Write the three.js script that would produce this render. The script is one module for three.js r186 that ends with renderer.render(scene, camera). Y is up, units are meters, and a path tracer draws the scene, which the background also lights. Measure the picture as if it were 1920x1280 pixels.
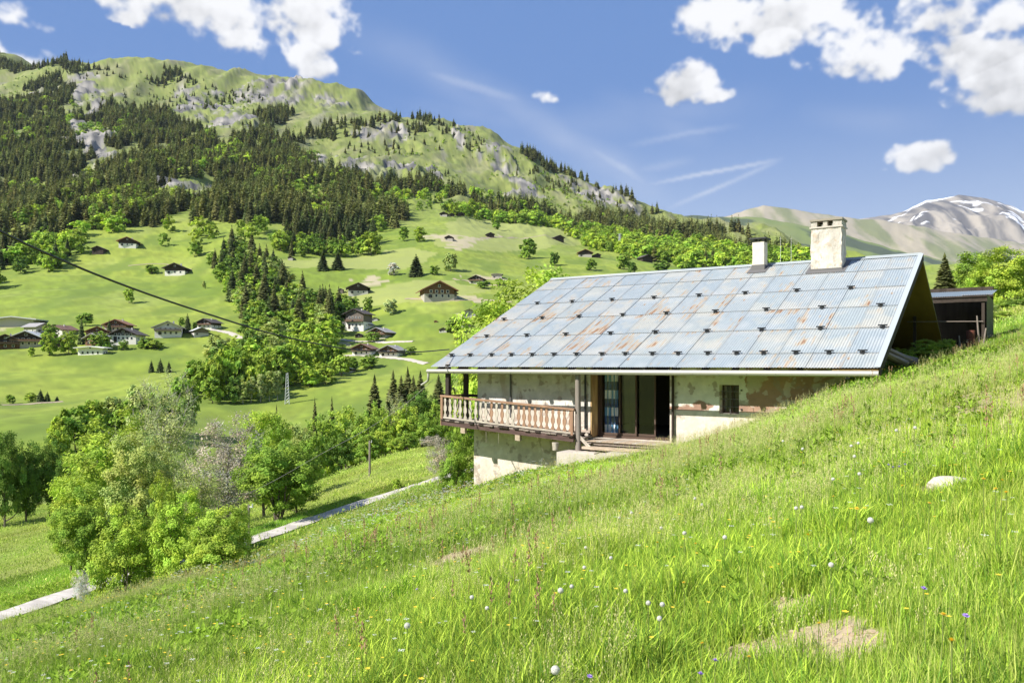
import * as THREE from 'three';
import { mergeGeometries } from 'three/addons/utils/BufferGeometryUtils.js';

// ---------------------------------------------------------------- camera, sky, sun, exposure
const F = 1514, CX = 960, CY = 683, EYE = 1.6;            // focal length and horizon, in photograph pixels
const EXPOSURE = 1.8;
const scene = new THREE.Scene();
const camera = new THREE.PerspectiveCamera(2 * Math.atan(640 / F) * 180 / Math.PI, 1.5, 0.1, 30000);
camera.position.set(0, EYE, 0);
camera.lookAt(0, EYE, -10);
camera.setViewOffset(1920, 1280, 0, 640 - CY, 1920, 1280);  // level camera with a little lens shift
camera.updateProjectionMatrix();
const renderer = new THREE.WebGLRenderer({ antialias: true });
renderer.toneMapping = THREE.LinearToneMapping;
renderer.toneMappingExposure = EXPOSURE;
renderer.shadowMap.enabled = true;

const SUN = new THREE.Vector3(-0.678, 0.682, 0.274).normalize();
const sun = new THREE.DirectionalLight(new THREE.Color(1.0, 0.95, 0.86), 4.5);
sun.position.copy(SUN).multiplyScalar(300);
sun.target.position.set(0, 0, -30);
sun.castShadow = true;
sun.shadow.mapSize.set(4096, 4096);
Object.assign(sun.shadow.camera, { left: -90, right: 90, top: 90, bottom: -90, near: 1, far: 800 });
scene.add(sun, sun.target);

// ---------------------------------------------------------------- numbers
function rng(seed) { let s = seed >>> 0; return () => { s = (s + 0x6d2b79f5) | 0; let t = Math.imul(s ^ (s >>> 15), 1 | s); t = (t + Math.imul(t ^ (t >>> 7), 61 | t)) ^ t; return ((t ^ (t >>> 14)) >>> 0) / 4294967296; }; }
const clamp = (x, a = 0, b = 1) => Math.min(b, Math.max(a, x));
const lerp = (a, b, t) => a + (b - a) * t;
const smooth = (a, b, x) => { const t = clamp((x - a) / (b - a)); return t * t * (3 - 2 * t); };
const h2 = (x, y) => { let n = Math.imul(x, 374761393) + Math.imul(y, 668265263) | 0; n = Math.imul(n ^ (n >>> 13), 1274126177); return ((n ^ (n >>> 16)) >>> 0) / 4294967296; };
function noise2(x, y) { const xi = Math.floor(x), yi = Math.floor(y), fx = x - xi, fy = y - yi, u = fx * fx * (3 - 2 * fx), v = fy * fy * (3 - 2 * fy); return lerp(lerp(h2(xi, yi), h2(xi + 1, yi), u), lerp(h2(xi, yi + 1), h2(xi + 1, yi + 1), u), v); }
function fbm(x, y, o = 4) { let s = 0, a = 0.5, t = 0; for (let i = 0; i < o; i++) { s += a * noise2(x, y); t += a; a *= 0.5; const nx = x * 1.62 - y * 1.18 + 17.3; y = x * 1.18 + y * 1.62 + 5.1; x = nx; } return s / t; }
function tnoise(x, y, p) { const xi = Math.floor(x), yi = Math.floor(y), fx = x - xi, fy = y - yi, u = fx * fx * (3 - 2 * fx), v = fy * fy * (3 - 2 * fy), m = (k) => ((k % p) + p) % p; return lerp(lerp(h2(m(xi), m(yi)), h2(m(xi + 1), m(yi)), u), lerp(h2(m(xi), m(yi + 1)), h2(m(xi + 1), m(yi + 1)), u), v); }
function tfbm(u, v, p, o = 5, ax = 1, ay = 1) { let s = 0, a = 0.5, t = 0; for (let i = 0; i < o; i++) { s += a * tnoise(u * p * ax + i * 13, v * p * ay + i * 7, p * Math.max(ax, ay)); t += a; a *= 0.5; p *= 2; } return s / t; }

// ---------------------------------------------------------------- sky: air and clouds
{
  const W = 4096, H = 2048, data = new Float32Array(W * H * 4), val = new Float32Array(W * H).fill(-9), thin = new Float32Array(W * H), lie = new Float32Array(W * H);
  const rnd = rng(5);
  const blobs = [];                                         // [azimuth, elevation, half width, half height] in radians
  const dirOf = (px, py) => { const x = (px - CX) / F, y = (CY - py) / F; return [Math.atan(x), Math.atan(y / Math.hypot(1, x))]; };
  for (const [px, py, rx, ry] of [
    [340, 5, 125, 45], [450, 25, 110, 62], [560, 40, 120, 72], [620, 65, 75, 45], [565, 100, 60, 42], [470, 75, 70, 40], [600, 125, 30, 22], [250, -30, 110, 45],
    [1440, 22, 135, 50], [1370, 40, 75, 38], [1455, 72, 40, 28], [1540, 25, 60, 40], [1640, 90, 95, 45], [1570, 110, 45, 26], [1660, 125, 40, 28], [1740, 32, 95, 50], [1700, 85, 60, 34],
    [1840, 110, 80, 42], [1890, 145, 75, 50], [1905, 180, 50, 32], [1895, 30, 45, 30], [1790, 90, 34, 20],
    [1300, 158, 62, 34], [1295, 140, 30, 28], [1330, 178, 45, 18], [1725, 298, 52, 24], [1745, 288, 34, 20], [1648, 318, 14, 6], [1015, 183, 30, 14], [1040, 188, 12, 8],
    [20, 28, 30, 22], [60, 48, 24, 12], [85, 55, 12, 9]]) { const [a, e] = dirOf(px, py); blobs.push([a, e, rx / F, ry / F]); }
  for (let k = 0; k < 46; k++) {                            // the same fair-weather clouds all round the sky
    const a = 0.62 + rnd() * (2 * Math.PI - 1.24), e = 0.12 + rnd() * 0.75, s = 0.5 + rnd() * 1.2;
    for (let j = 0, n = 2 + rnd() * 5; j < n; j++) blobs.push([a + (rnd() - 0.5) * 0.16 * s / Math.cos(e), e + (rnd() - 0.5) * 0.05 * s, (0.03 + rnd() * 0.05) * s, (0.016 + rnd() * 0.022) * s]);
  }
  for (let k = 0; k < 14; k++) blobs.push([(rnd() - 0.5) * 1.1, 0.46 + rnd() * 0.5, 0.05 + rnd() * 0.06, 0.03 + rnd() * 0.03]);
  const colOf = (a) => ((-Math.PI / 2 + a) / (2 * Math.PI) + 0.5) * W;   // azimuth 0 looks along -z
  for (const [a, e, rx, ry] of blobs) {
    const c = Math.max(0.15, Math.cos(e)), r0 = Math.floor(((e - ry * 2.4) / Math.PI + 0.5) * H), r1 = Math.ceil(((e + ry * 2.4) / Math.PI + 0.5) * H), half = Math.ceil(rx * 2.2 / c / (2 * Math.PI) * W), cc = Math.round(colOf(a));
    for (let r = Math.max(H / 2, r0); r <= Math.min(H - 1, r1); r++) for (let q = -half; q <= half; q++) {
      const i = r * W + (((cc + q) % W) + W) % W, dx = q / W * 2 * Math.PI * c / rx, dy = (((r + 0.5) / H - 0.5) * Math.PI - e) / ry;
      const v = 1 - (dx * dx + dy * dy * (dy < 0 ? 1.35 : 1));
      if (v > val[i]) { val[i] = v; lie[i] = dy; }
    }
  }
  const streak = (pts, w, strength) => {                     // high cirrus and old contrails
    for (let k = 0; k + 1 < pts.length; k++) {
      const p = dirOf(...pts[k]), q = dirOf(...pts[k + 1]), n = Math.ceil(Math.hypot(q[0] - p[0], q[1] - p[1]) / 0.0012);
      for (let j = 0; j < n; j++) {
        const t = j / n, s = strength * Math.pow(Math.sin(Math.PI * clamp((k + t) / (pts.length - 1), 0.02, 0.98)), 0.7), a = lerp(p[0], q[0], t), e = lerp(p[1], q[1], t), cr = ((e / Math.PI) + 0.5) * H, cc = colOf(a), R = Math.ceil(w / F / Math.PI * H * 2.5);
        for (let r = -R; r <= R; r++) for (let c = -R; c <= R; c++) {
          const rr = Math.round(cr) + r, i = rr * W + Math.round(cc) + c, d2 = (r * r + c * c) / (R * R) * 4;
          const g = Math.exp(-d2) * s; if (g > thin[i]) thin[i] = g;
        }
      }
    }
  };
  streak([[700, 90], [850, 150], [950, 195], [1060, 262], [1150, 310], [1215, 360], [1240, 380]], 20, 0.16);
  streak([[780, 130], [900, 168], [990, 195]], 7, 0.3);
  streak([[1080, 265], [1170, 318], [1215, 350]], 6, 0.3);
  streak([[1190, 352], [1300, 330], [1400, 312], [1468, 299]], 2.2, 0.42);
  streak([[1250, 392], [1340, 355], [1466, 299]], 2, 0.4);
  streak([[1170, 275], [1290, 250], [1390, 236]], 4, 0.2);
  streak([[1180, 325], [1300, 300]], 5, 0.15);
  streak([[640, 60], [780, 110], [900, 190], [1000, 240]], 26, 0.12); streak([[760, 200], [900, 215], [1040, 240]], 14, 0.1); streak([[1120, 180], [1240, 230], [1330, 260]], 16, 0.1); streak([[1500, 210], [1640, 230], [1760, 225]], 15, 0.07);
  streak([[1000, 250], [1200, 215], [1450, 185]], 22, 0.1);
  const zen = [0.075, 0.18, 0.50], mid = [0.155, 0.295, 0.63], low = [0.60, 0.71, 0.88];
  for (let r = 0; r < H; r++) {
    const e = ((r + 0.5) / H - 0.5) * Math.PI, up = Math.max(0, e);
    for (let c = 0; c < W; c++) {
      const i = r * W + c, o = i * 4, t = smooth(0, 0.34, up), t2 = smooth(0.26, 1.3, up);
      const az = ((c + 0.5) / W - 0.5) * 2 * Math.PI, x = Math.cos(az) * Math.cos(e), z = Math.sin(az) * Math.cos(e), y = Math.sin(e);
      let col = [0, 1, 2].map((k) => lerp(lerp(low[k], mid[k], t), zen[k], t2));
      const glow = Math.pow(Math.max(0, x * SUN.x + y * SUN.y + z * SUN.z), 24) * 0.5;
      for (let k = 0; k < 3; k++) col[k] += glow;
      if (e > 0) {
        const wisp = thin[i] * (0.45 + 0.9 * (thin[i] > 0.01 ? fbm(c * 0.03, r * 0.06, 4) : 0));
        let a = clamp(wisp);
        let white = [0.93, 0.94, 0.97];
        if (val[i] > -0.9) {
          const n = fbm(c * 0.03 + 31, r * 0.038 + 9, 6), n2 = fbm(c * 0.1 + 3, r * 0.12 + 40, 5), v = val[i] * 0.85 + (n - 0.5) * 2.7 + (n2 - 0.5) * 2.3 - 0.1;
          const ca = 0.985 * smooth(-0.3, 0.72, v);
          if (ca > 0) { const sh = clamp(0.88 + 0.6 * (fbm(c * 0.026 + 3, r * 0.036 - 4, 5) - 0.45) + 0.4 * (n2 - 0.5) + 0.12 * clamp(lie[i], -1.2, 0.6), 0.62, 1.0); white = [sh, sh, sh * 1.015]; a = Math.max(a, ca); }
        }
        for (let k = 0; k < 3; k++) col[k] = lerp(col[k], white[k], a);
      }
      for (let k = 0; k < 3; k++) data[o + k] = col[k] / EXPOSURE * 1.02;
      data[o + 3] = 1;
    }
  }
  const t = new THREE.DataTexture(data, W, H, THREE.RGBAFormat, THREE.FloatType);
  t.mapping = THREE.EquirectangularReflectionMapping; t.magFilter = THREE.LinearFilter; t.needsUpdate = true;
  scene.background = t; scene.environment = t;
}

// ---------------------------------------------------------------- building helpers
const taken = new Map();
function numbered(name) { const n = taken.get(name) ?? 0; taken.set(name, n + 1); return n ? name + '_' + String(n).padStart(3, '0') : name; }
const lit = (m) => { m.castShadow = true; m.receiveShadow = true; return m; };
function tag(o, label, category, group) { o.userData.label = label; o.userData.category = category; if (group) o.userData.group = group; return o; }
function thing(name, label, category, pos = [0, 0, 0], turn = 0, group) { const o = new THREE.Group(); o.name = numbered(name); o.position.set(...pos); o.rotation.y = turn; tag(o, label, category, group); scene.add(o); return o; }
function part(name, geo, mat, parent) { const m = lit(new THREE.Mesh(Array.isArray(geo) ? merge(geo) : geo, mat)); m.name = name; parent.add(m); return m; }
function top(name, geo, mat, label, category, group) { const m = lit(new THREE.Mesh(Array.isArray(geo) ? merge(geo) : geo, mat)); m.name = numbered(name); tag(m, label, category, group); scene.add(m); return m; }
function structure(name, geo, mat) { const m = lit(new THREE.Mesh(geo, mat)); m.name = numbered(name); m.userData.kind = 'structure'; scene.add(m); return m; }
function copyOf(o, label, group) { const c = o.clone(); c.name = numbered(o.name.replace(/_\d{3}$/, '')); c.userData = { ...o.userData }; if (label) c.userData.label = label; if (group) c.userData.group = group; scene.add(c); return c; }
function merge(list) { const plain = list.map((g) => { const q = g.index ? g.toNonIndexed() : g; for (const k of Object.keys(q.attributes)) if (!['position', 'normal', 'uv'].includes(k)) q.deleteAttribute(k); return q; }); return mergeGeometries(plain); }
const box = (w, h, d, x = 0, y = 0, z = 0) => new THREE.BoxGeometry(w, h, d).translate(x, y, z);
const span = (x0, x1, y0, y1, z0, z1) => box(x1 - x0, y1 - y0, z1 - z0, (x0 + x1) / 2, (y0 + y1) / 2, (z0 + z1) / 2);
function bar(a, b, r, seg = 7, r2 = r) { const A = new THREE.Vector3(...a), B = new THREE.Vector3(...b), d = B.clone().sub(A), g = new THREE.CylinderGeometry(r2, r, d.length(), seg); g.applyQuaternion(new THREE.Quaternion().setFromUnitVectors(new THREE.Vector3(0, 1, 0), d.normalize())); return g.translate((a[0] + b[0]) / 2, (a[1] + b[1]) / 2, (a[2] + b[2]) / 2); }
const tube = (pts, r, n = 40, seg = 6) => new THREE.TubeGeometry(new THREE.CatmullRomCurve3(pts.map((p) => new THREE.Vector3(...p))), n, r, seg);
const rgb = (r, g, b) => new THREE.Color().setRGB(r, g, b);
const mat = (c, roughness = 0.9, more = {}) => new THREE.MeshStandardMaterial({ color: Array.isArray(c) ? rgb(...c) : c, roughness, ...more });
function texture(w, h, fn, srgb = true) {
  const d = new Uint8Array(w * h * 4);
  for (let y = 0; y < h; y++) for (let x = 0; x < w; x++) { const c = fn((x + 0.5) / w, (y + 0.5) / h), o = (y * w + x) * 4; for (let k = 0; k < 3; k++) { const v = Array.isArray(c) ? c[k] : c; d[o + k] = Math.round(255 * clamp(srgb ? Math.pow(clamp(v), 1 / 2.2) : v)); } d[o + 3] = 255; }
  const t = new THREE.DataTexture(d, w, h); t.magFilter = THREE.LinearFilter; t.wrapS = t.wrapT = THREE.RepeatWrapping; if (srgb) t.colorSpace = THREE.SRGBColorSpace; t.needsUpdate = true; return t;
}
const ordinal = (i) => i < 20 ? 'first second third fourth fifth sixth seventh eighth ninth tenth eleventh twelfth thirteenth fourteenth fifteenth sixteenth seventeenth eighteenth nineteenth twentieth'.split(' ')[i] : (i < 30 ? 'twenty-' : 'thirty-') + ordinal((i - 20) % 10);
const mix3 = (a, b, t) => [lerp(a[0], b[0], t), lerp(a[1], b[1], t), lerp(a[2], b[2], t)];

// ---------------------------------------------------------------- lie of the land
// Profiles of height along bearings from the viewpoint; between them the ground runs on smoothly. [distance, photograph row] or [distance, null, height].
const HOUSE = { x: -2.81, z: -27.94, turn: -Math.atan2(7.94, 11.86) };
const hc = Math.cos(HOUSE.turn), hs = Math.sin(HOUSE.turn);
const toHouse = (x, z) => { const a = x - HOUSE.x, b = z - HOUSE.z; return [a * hc - b * hs, a * hs + b * hc]; };
const fromHouse = (X, Z) => [HOUSE.x + X * hc + Z * hs, HOUSE.z - X * hs + Z * hc];
const columns = [];
function column(px, pts) {
  const phi = Math.atan((px - CX) / F), k = 1 / Math.cos(phi);
  const p = pts.map(([d, py, y]) => [d * k, py === null ? y : EYE + (CY - py) / F * d]);
  const [dl, yl] = p[p.length - 1];
  p.push([dl * 1.12, yl * 0.97], [dl * 1.5, yl * 0.7], [dl * 3, yl * 0.3]);
  columns.push({ phi, p });
}
function bearing(phi, p) { columns.push({ phi, p }); }
const N = null;
bearing(-Math.PI, [[10, 0.6], [60, 4], [200, 15], [700, 60], [3000, 200]]);
bearing(-1.9, [[10, -2.3], [40, -8], [100, -14], [300, 0], [700, 80], [3000, 500]]);
bearing(-1.2, [[10, -2.9], [40, -12], [100, -18], [250, -8], [450, 30], [1000, 220], [2500, 900], [4000, 500]]);
column(-500, [[14, N, -4.3], [18, N, -6], [26, N, -7.2], [30, N, -8], [60, N, -13], [80, N, -14.5], [120, N, -18], [200, N, -11], [300, N, 1], [450, N, 34], [700, N, 105], [1000, N, 220], [1500, N, 440], [2000, N, 680], [2500, N, 960]]);
column(0, [[10, N, -2.31], [14, N, -3.4], [20, N, -4.9], [25, N, -6.5], [27.5, N, -7.0], [30, N, -7.5], [45, 1070], [60, 1015], [80, 968], [120, N, -18], [160, 815], [220, 757], [270, 715], [330, 652], [345, 640], [450, 565], [560, 515], [700, 465], [1000, 370], [1500, 250], [2000, 185], [2400, 115], [2520, 97]]);
column(160, [[10, N, -2.03], [14, N, -2.9], [20, N, -4.6], [27, N, -6.3], [30, N, -6.75], [33, N, -7.3], [50, 1020], [80, 955], [120, N, -18], [160, 815], [220, 757], [270, 715], [330, 652], [345, 638], [450, 560], [560, 510], [680, 440], [1000, 365], [1500, 245], [2000, 175], [2400, 133]]);
column(320, [[10, N, -1.74], [14, N, -2.5], [20, N, -3.9], [26, 1088], [30, N, -6.2], [33.5, N, -6.6], [37, N, -7.2], [50, N, -9], [80, N, -13], [120, N, -18], [170, 813], [230, 742], [280, 700], [330, 648], [352, 628], [450, 570], [560, 512], [640, 468], [1000, 360], [1500, 240], [2000, 180], [2400, 136]]);
column(480, [[10, N, -1.45], [14, N, -2.1], [20, N, -3.5], [24, 1068], [28, 1056], [35, 1022], [37, N, -6.4], [41, N, -7.0], [60, N, -9.8], [90, N, -14], [130, N, -18], [190, 807], [250, 722], [270, 703], [330, 645], [400, 600], [480, 545], [600, 475], [1000, 365], [1500, 255], [2000, 190], [2350, 147]]);
column(640, [[10, N, -1.17], [14, N, -1.64], [20, N, -2.7], [30, N, -4.3], [38, N, -5.5], [42, N, -5.95], [46, N, -6.4], [75, 888], [90, N, -11], [130, N, -17], [190, N, -12], [240, 728], [270, 703], [330, 652], [380, 612], [450, 567], [560, 503], [650, 472], [850, 412], [1000, 372], [1500, 270], [2000, 190], [2250, 162]]);
column(830, [[10, N, -0.83], [14, N, -1.2], [20, N, -1.9], [30, 922], [42, 902], [48, N, -5.06], [53, 888], [80, 838], [100, N, -9], [140, N, -15], [200, N, -8], [260, 702], [300, 672], [360, 612], [430, 558], [520, 517], [600, 482], [760, 430], [950, 403], [1200, 350], [1500, 290], [1900, 227]]);
column(1000, [[10, N, -0.49], [14, N, -0.75], [20, 893], [26, 874], [35, N, -3.2], [60, N, -5.5], [100, N, -9], [160, N, -9], [250, N, -2], [300, N, 5], [430, 560], [500, 535], [620, 500], [760, 460], [950, 430], [1200, 390], [1600, 312], [1850, 287]]);
column(1150, [[10, N, -0.27], [14, N, -0.5], [20, 866], [24, N, -1.3], [35, N, -2.3], [60, N, -4], [100, N, -6], [200, N, -3], [300, N, 8], [430, N, 38], [600, 510], [720, 480], [900, 455], [1200, 420], [1500, 376], [1650, 361]]);
column(1300, [[10, N, 0.0], [14, N, -0.05], [20, 836], [22.5, N, -0.72], [30, N, -1.0], [60, N, -2], [100, N, -3], [200, N, 2], [350, N, 22], [600, N, 66], [720, 497], [900, 470], [1200, 440], [1500, 415], [1560, 411]]);
column(1450, [[10, N, 0.26], [14, N, 0.33], [20, 789], [22, N, 0.12], [30, N, 0.5], [60, N, 1.5], [100, N, 3], [200, N, 10], [400, N, 40], [800, 490], [1000, 470], [1250, 452], [1350, 449]]);
column(1600, [[10, N, 0.54], [14, N, 0.77], [20, N, 1.02], [30, N, 1.6], [60, N, 2.5], [120, N, 6], [300, N, 22], [700, 514], [900, 502], [1000, 499]]);
column(1750, [[10, N, 0.81], [14, N, 1.1], [20, N, 1.45], [30, N, 1.95], [45, N, 2.9], [60, N, 3.5], [120, N, 8], [300, N, 25], [700, N, 70], [900, N, 90]]);
column(1920, [[10, N, 1.11], [14, N, 1.5], [20, N, 2.0], [30, N, 2.8], [45, N, 4.5], [60, N, 5.6], [120, N, 9], [300, N, 30], [700, N, 80], [900, N, 95]]);
column(2500, [[10, N, 2.1], [14, N, 3.0], [30, N, 6.4], [60, N, 11], [120, N, 18], [300, N, 46], [700, N, 110], [900, N, 130]]);
bearing(1.2, [[10, 2.4], [40, 9], [100, 18], [300, 50], [1000, 150], [3000, 300]]);
bearing(1.9, [[10, 2.6], [40, 10], [100, 20], [300, 55], [1000, 150], [3000, 300]]);
bearing(Math.PI, [[10, 0.6], [60, 4], [200, 15], [700, 60], [3000, 200]]);
const RT = 500, R0 = 8, R1 = 9000, rowOf = (r) => Math.log(Math.max(r, R0) / R0) / Math.log(R1 / R0) * (RT - 1);
for (const c of columns) {                                   // monotone cubic through each profile, in log distance
  const X = c.p.map((q) => Math.log(q[0])), Y = c.p.map((q) => q[1]), n = X.length, dl = [], m = [];
  for (let i = 0; i + 1 < n; i++) dl.push((Y[i + 1] - Y[i]) / (X[i + 1] - X[i]));
  for (let i = 0; i < n; i++) m.push(i === 0 ? dl[0] : i === n - 1 ? dl[n - 2] * 0.5 : dl[i - 1] * dl[i] <= 0 ? 0 : 2 * dl[i - 1] * dl[i] / (dl[i - 1] + dl[i]));
  c.t = new Float32Array(RT);
  for (let j = 0; j < RT; j++) {
    const x = Math.log(R0) + j / (RT - 1) * Math.log(R1 / R0);
    if (x <= X[0]) { c.t[j] = Y[0] * Math.exp(x - X[0]); continue; }
    if (x >= X[n - 1]) { c.t[j] = Y[n - 1]; continue; }
    let i = 0; while (X[i + 1] < x) i++;
    const h = X[i + 1] - X[i], t = (x - X[i]) / h, t2 = t * t, t3 = t2 * t;
    c.t[j] = (2 * t3 - 3 * t2 + 1) * Y[i] + (t3 - 2 * t2 + t) * h * m[i] + (-2 * t3 + 3 * t2) * Y[i + 1] + (t3 - t2) * h * m[i + 1];
  }
}
function coarse(x, z) {
  const r = Math.hypot(x, z), phi = Math.atan2(x, -z), f = Math.min(RT - 1.001, rowOf(r)), j = Math.floor(f), w = f - j;
  let i = 0; while (i < columns.length - 2 && columns[i + 1].phi < phi) i++;
  const n = columns.length, at = (k) => { const c = columns[clamp(k, 0, n - 1)].t; return c[j] + (c[j + 1] - c[j]) * w; };
  const P0 = columns[i].phi, P1 = columns[i + 1].phi, t = clamp((phi - P0) / (P1 - P0)), a = at(i), b = at(i + 1);
  const s = (b - a) / (P1 - P0), sl = i > 0 ? (a - at(i - 1)) / (P0 - columns[i - 1].phi) : s, sr = i + 2 < n ? (at(i + 2) - b) / (columns[i + 2].phi - P1) : s;
  const ha = sl * s <= 0 ? 0 : 2 * sl * s / (sl + s), hb = s * sr <= 0 ? 0 : 2 * s * sr / (s + sr), h = P1 - P0, t2 = t * t, t3 = t2 * t;
  const far = (2 * t3 - 3 * t2 + 1) * a + (t3 - 2 * t2 + t) * h * ha + (-2 * t3 + 3 * t2) * b + (t3 - t2) * h * hb;
  return r < 15 ? lerp(0.27 * x + 0.06 * z, far, smooth(8, 15, r)) : far;
}
// the lane below the meadow
const LANE = [[-60, 1172, 26.3], [0, 1155, 27.2], [160, 1102, 30], [320, 1056, 33.2], [480, 1009, 37], [640, 955, 42], [760, 917, 45.6], [845, 891, 48.3], [900, 876, 51], [960, 864, 55]].map(([px, py, d]) => [(px - CX) / F * d, EYE + (CY - py) / F * d, -d]);
LANE.unshift([LANE[0][0] - 9, LANE[0][1] - 0.3, LANE[0][2] + 3.2]);
const laneCurve = new THREE.CatmullRomCurve3(LANE.map((p) => new THREE.Vector3(...p)));
const lanePts = laneCurve.getSpacedPoints(90);
function nearLane(x, z) { let best = 1e9, y = 0; if (x > 8 || z > -12 || z < -62) return [99, 0]; for (const p of lanePts) { const d = (p.x - x) ** 2 + (p.z - z) ** 2; if (d < best) { best = d; y = p.y; } } return [Math.sqrt(best), y]; }
function ridged(x, y, o) { let s = 0, a = 0.5; for (let i = 0; i < o; i++) { s += a * (1 - Math.abs(2 * noise2(x, y) - 1)); a *= 0.5; const nx = x * 1.6 - y * 1.2 + 9.2; y = x * 1.2 + y * 1.6 + 3.7; x = nx; } return s; }
let crags = null;                                            // outcrops, filled in once their outlines are known
function height(x, z) {
  const r = Math.hypot(x, z);
  let y = coarse(x, z);
  y += (fbm(x * 0.55 + 40, z * 0.55, 3) - 0.5) * 0.16 * smooth(1, 5, r) * (1 - smooth(40, 90, r));
  if (r > 150 && r < 1000) { const s = y / 7 + 0.5 * fbm(x * 0.01, z * 0.01, 2), k = s - Math.floor(s); y += (smooth(0, 1, k) - k) * 7 * 0.55 * smooth(150, 260, r) * (1 - smooth(750, 1000, r)); }
  if (r > 45) y += (fbm(x * 0.03, z * 0.03 + 7, 4) - 0.5) * 3.4 * smooth(45, 220, r) * (1 - 0.3 * smooth(600, 900, r));
  if (r > 560) { const w = smooth(560, 1300, r); y += (fbm(x * 0.0045 + 3, z * 0.0022 + 8, 5) - 0.5) * 62 * w + (ridged(x * 0.011, z * 0.0045, 5) - 0.55) * 40 * w; }
  if (crags && r > 500) { const q = ragged(x, z, r); for (const o of crags) if (inside(o, q[0], q[1])) { y += (ridged(x * 0.05 + 2, z * 0.024, 5) - 0.52) * 26; break; } }
  const [dl, yl] = nearLane(x, z);
  if (dl < 5) y = lerp(yl - 0.06, y, smooth(0.85, 4, dl));
  if (x > -8 && x < 22 && z < -10 && z > -48) {
    const [X, Z] = toHouse(x, z);
    if (X > 1.5 && X < 10.6 && Z < -1.35 && Z > -14.6) y = Math.min(y, -2.2);
    y -= 0.28 * smooth(-3, 0, X) * (1 - smooth(8.5, 11.5, X)) * smooth(-3.5, -1.5, Z) * (1 - smooth(0.8, 4.5, Z));
    const w = smooth(4.6, 5.4, X) * (1 - smooth(8.7, 9.6, X)) * smooth(-3.4, -1.9, Z) * (1 - smooth(0.7, 2.6, Z));
    if (w > 0) y = lerp(y, Math.min(y, -1.5), w);
  }
  return y;
}
// where a line of sight of the photograph meets the ground, searching from distance d0
function ground(px, py, d0 = 60, d1 = 4200) {
  const sx = (px - CX) / F, sy = (CY - py) / F;
  let pd = d0, pg = EYE + sy * d0 - coarse(sx * d0, -d0);
  for (let d = d0; d < d1; d *= 1.008) {
    const g = EYE + sy * d - height(sx * d, -d);
    if (g <= 0 && d > d0) { const t = pg / (pg - g), q = lerp(pd, d, clamp(t)); return [sx * q, height(sx * q, -q), -q, q]; }
    pd = d; pg = Math.max(g, 1e-6);
  }
  return null;
}

// ---------------------------------------------------------------- what grows where, as outlines on the map
function skylinePoint(px) { const sx = (px - CX) / F; let best = -9, bd = 2000; for (let d = 700; d < 3600; d *= 1.012) { const e = (height(sx * d, -d) - EYE) / d; if (e > best) { best = e; bd = d; } } return [sx * bd, -bd]; }
function outline(list, d0 = 320) {
  const p = list.map(([px, py]) => { const g = ground(px, py, d0); return g ? [g[0], g[2]] : skylinePoint(px); });
  const xs = p.map((q) => q[0]), zs = p.map((q) => q[1]);
  return { p, x0: Math.min(...xs), x1: Math.max(...xs), z0: Math.min(...zs), z1: Math.max(...zs) };
}
function inside(o, x, z) {
  if (x < o.x0 || x > o.x1 || z < o.z0 || z > o.z1) return false;
  let c = false; const p = o.p;
  for (let i = 0, j = p.length - 1; i < p.length; j = i++) if ((p[i][1] > z) !== (p[j][1] > z) && x < (p[j][0] - p[i][0]) * (z - p[i][1]) / (p[j][1] - p[i][1]) + p[i][0]) c = !c;
  return c;
}
const SPRUCE = [
  [[-420, 205], [0, 205], [40, 168], [105, 142], [128, 172], [166, 230], [172, 258], [112, 246], [118, 266], [163, 302], [158, 345], [182, 352], [250, 342], [300, 378], [262, 402], [250, 440], [185, 466], [110, 470], [60, 520], [0, 545], [-420, 560]],
  [[178, 330], [178, 212], [215, 195], [292, 205], [350, 226], [396, 270], [405, 322], [345, 332], [296, 343], [310, 372], [405, 374], [415, 300], [432, 262], [500, 246], [556, 262], [570, 300], [600, 335], [660, 335], [705, 352], [722, 382], [765, 388], [770, 402], [735, 430], [712, 455], [690, 468], [600, 470], [525, 455], [445, 470], [405, 500], [380, 488], [300, 468], [266, 440], [258, 404], [302, 380], [235, 345]],
  [[705, 348], [800, 345], [900, 366], [1000, 388], [1045, 402], [1000, 408], [880, 398], [780, 402], [730, 385]],
  [[1020, 398], [1100, 406], [1205, 396], [1285, 410], [1400, 440], [1500, 478], [1400, 472], [1300, 462], [1180, 446], [1090, 436]],
  [[978, 285], [1062, 302], [1135, 335], [1120, 350], [1040, 325], [975, 300]],
  [[1130, 335], [1200, 385], [1280, 408], [1210, 396], [1150, 362]],
  [[482, 215], [530, 208], [546, 222], [505, 246], [480, 242]], [[286, 138], [320, 130], [345, 142], [372, 155], [330, 158], [288, 160]], [[0, 97], [70, 108], [130, 122], [200, 136], [150, 142], [90, 128], [0, 128]],
  [[585, 240], [660, 232], [700, 225], [760, 225], [752, 238], [690, 240], [600, 262], [580, 258]], [[770, 222], [822, 230], [826, 246], [780, 240]]].map((l) => outline(l));
const SPARSE = [                                             // single spruces over pasture and crags
  [[560, 245], [700, 222], [830, 230], [1000, 300], [1100, 350], [1190, 405], [1000, 388], [880, 345], [800, 335], [700, 310], [600, 300]],
  [[400, 165], [500, 160], [560, 250], [480, 255], [420, 250], [380, 215]], [[120, 140], [300, 140], [480, 165], [400, 260], [300, 205], [180, 200]],
  [[850, 240], [960, 285], [1090, 345], [1140, 400], [1050, 392], [930, 340]], [[1300, 440], [1500, 478], [1560, 490], [1400, 490], [1290, 470]],
  [[-100, 120], [100, 130], [40, 165], [0, 200], [-100, 200]]].map((l) => outline(l));
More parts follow.
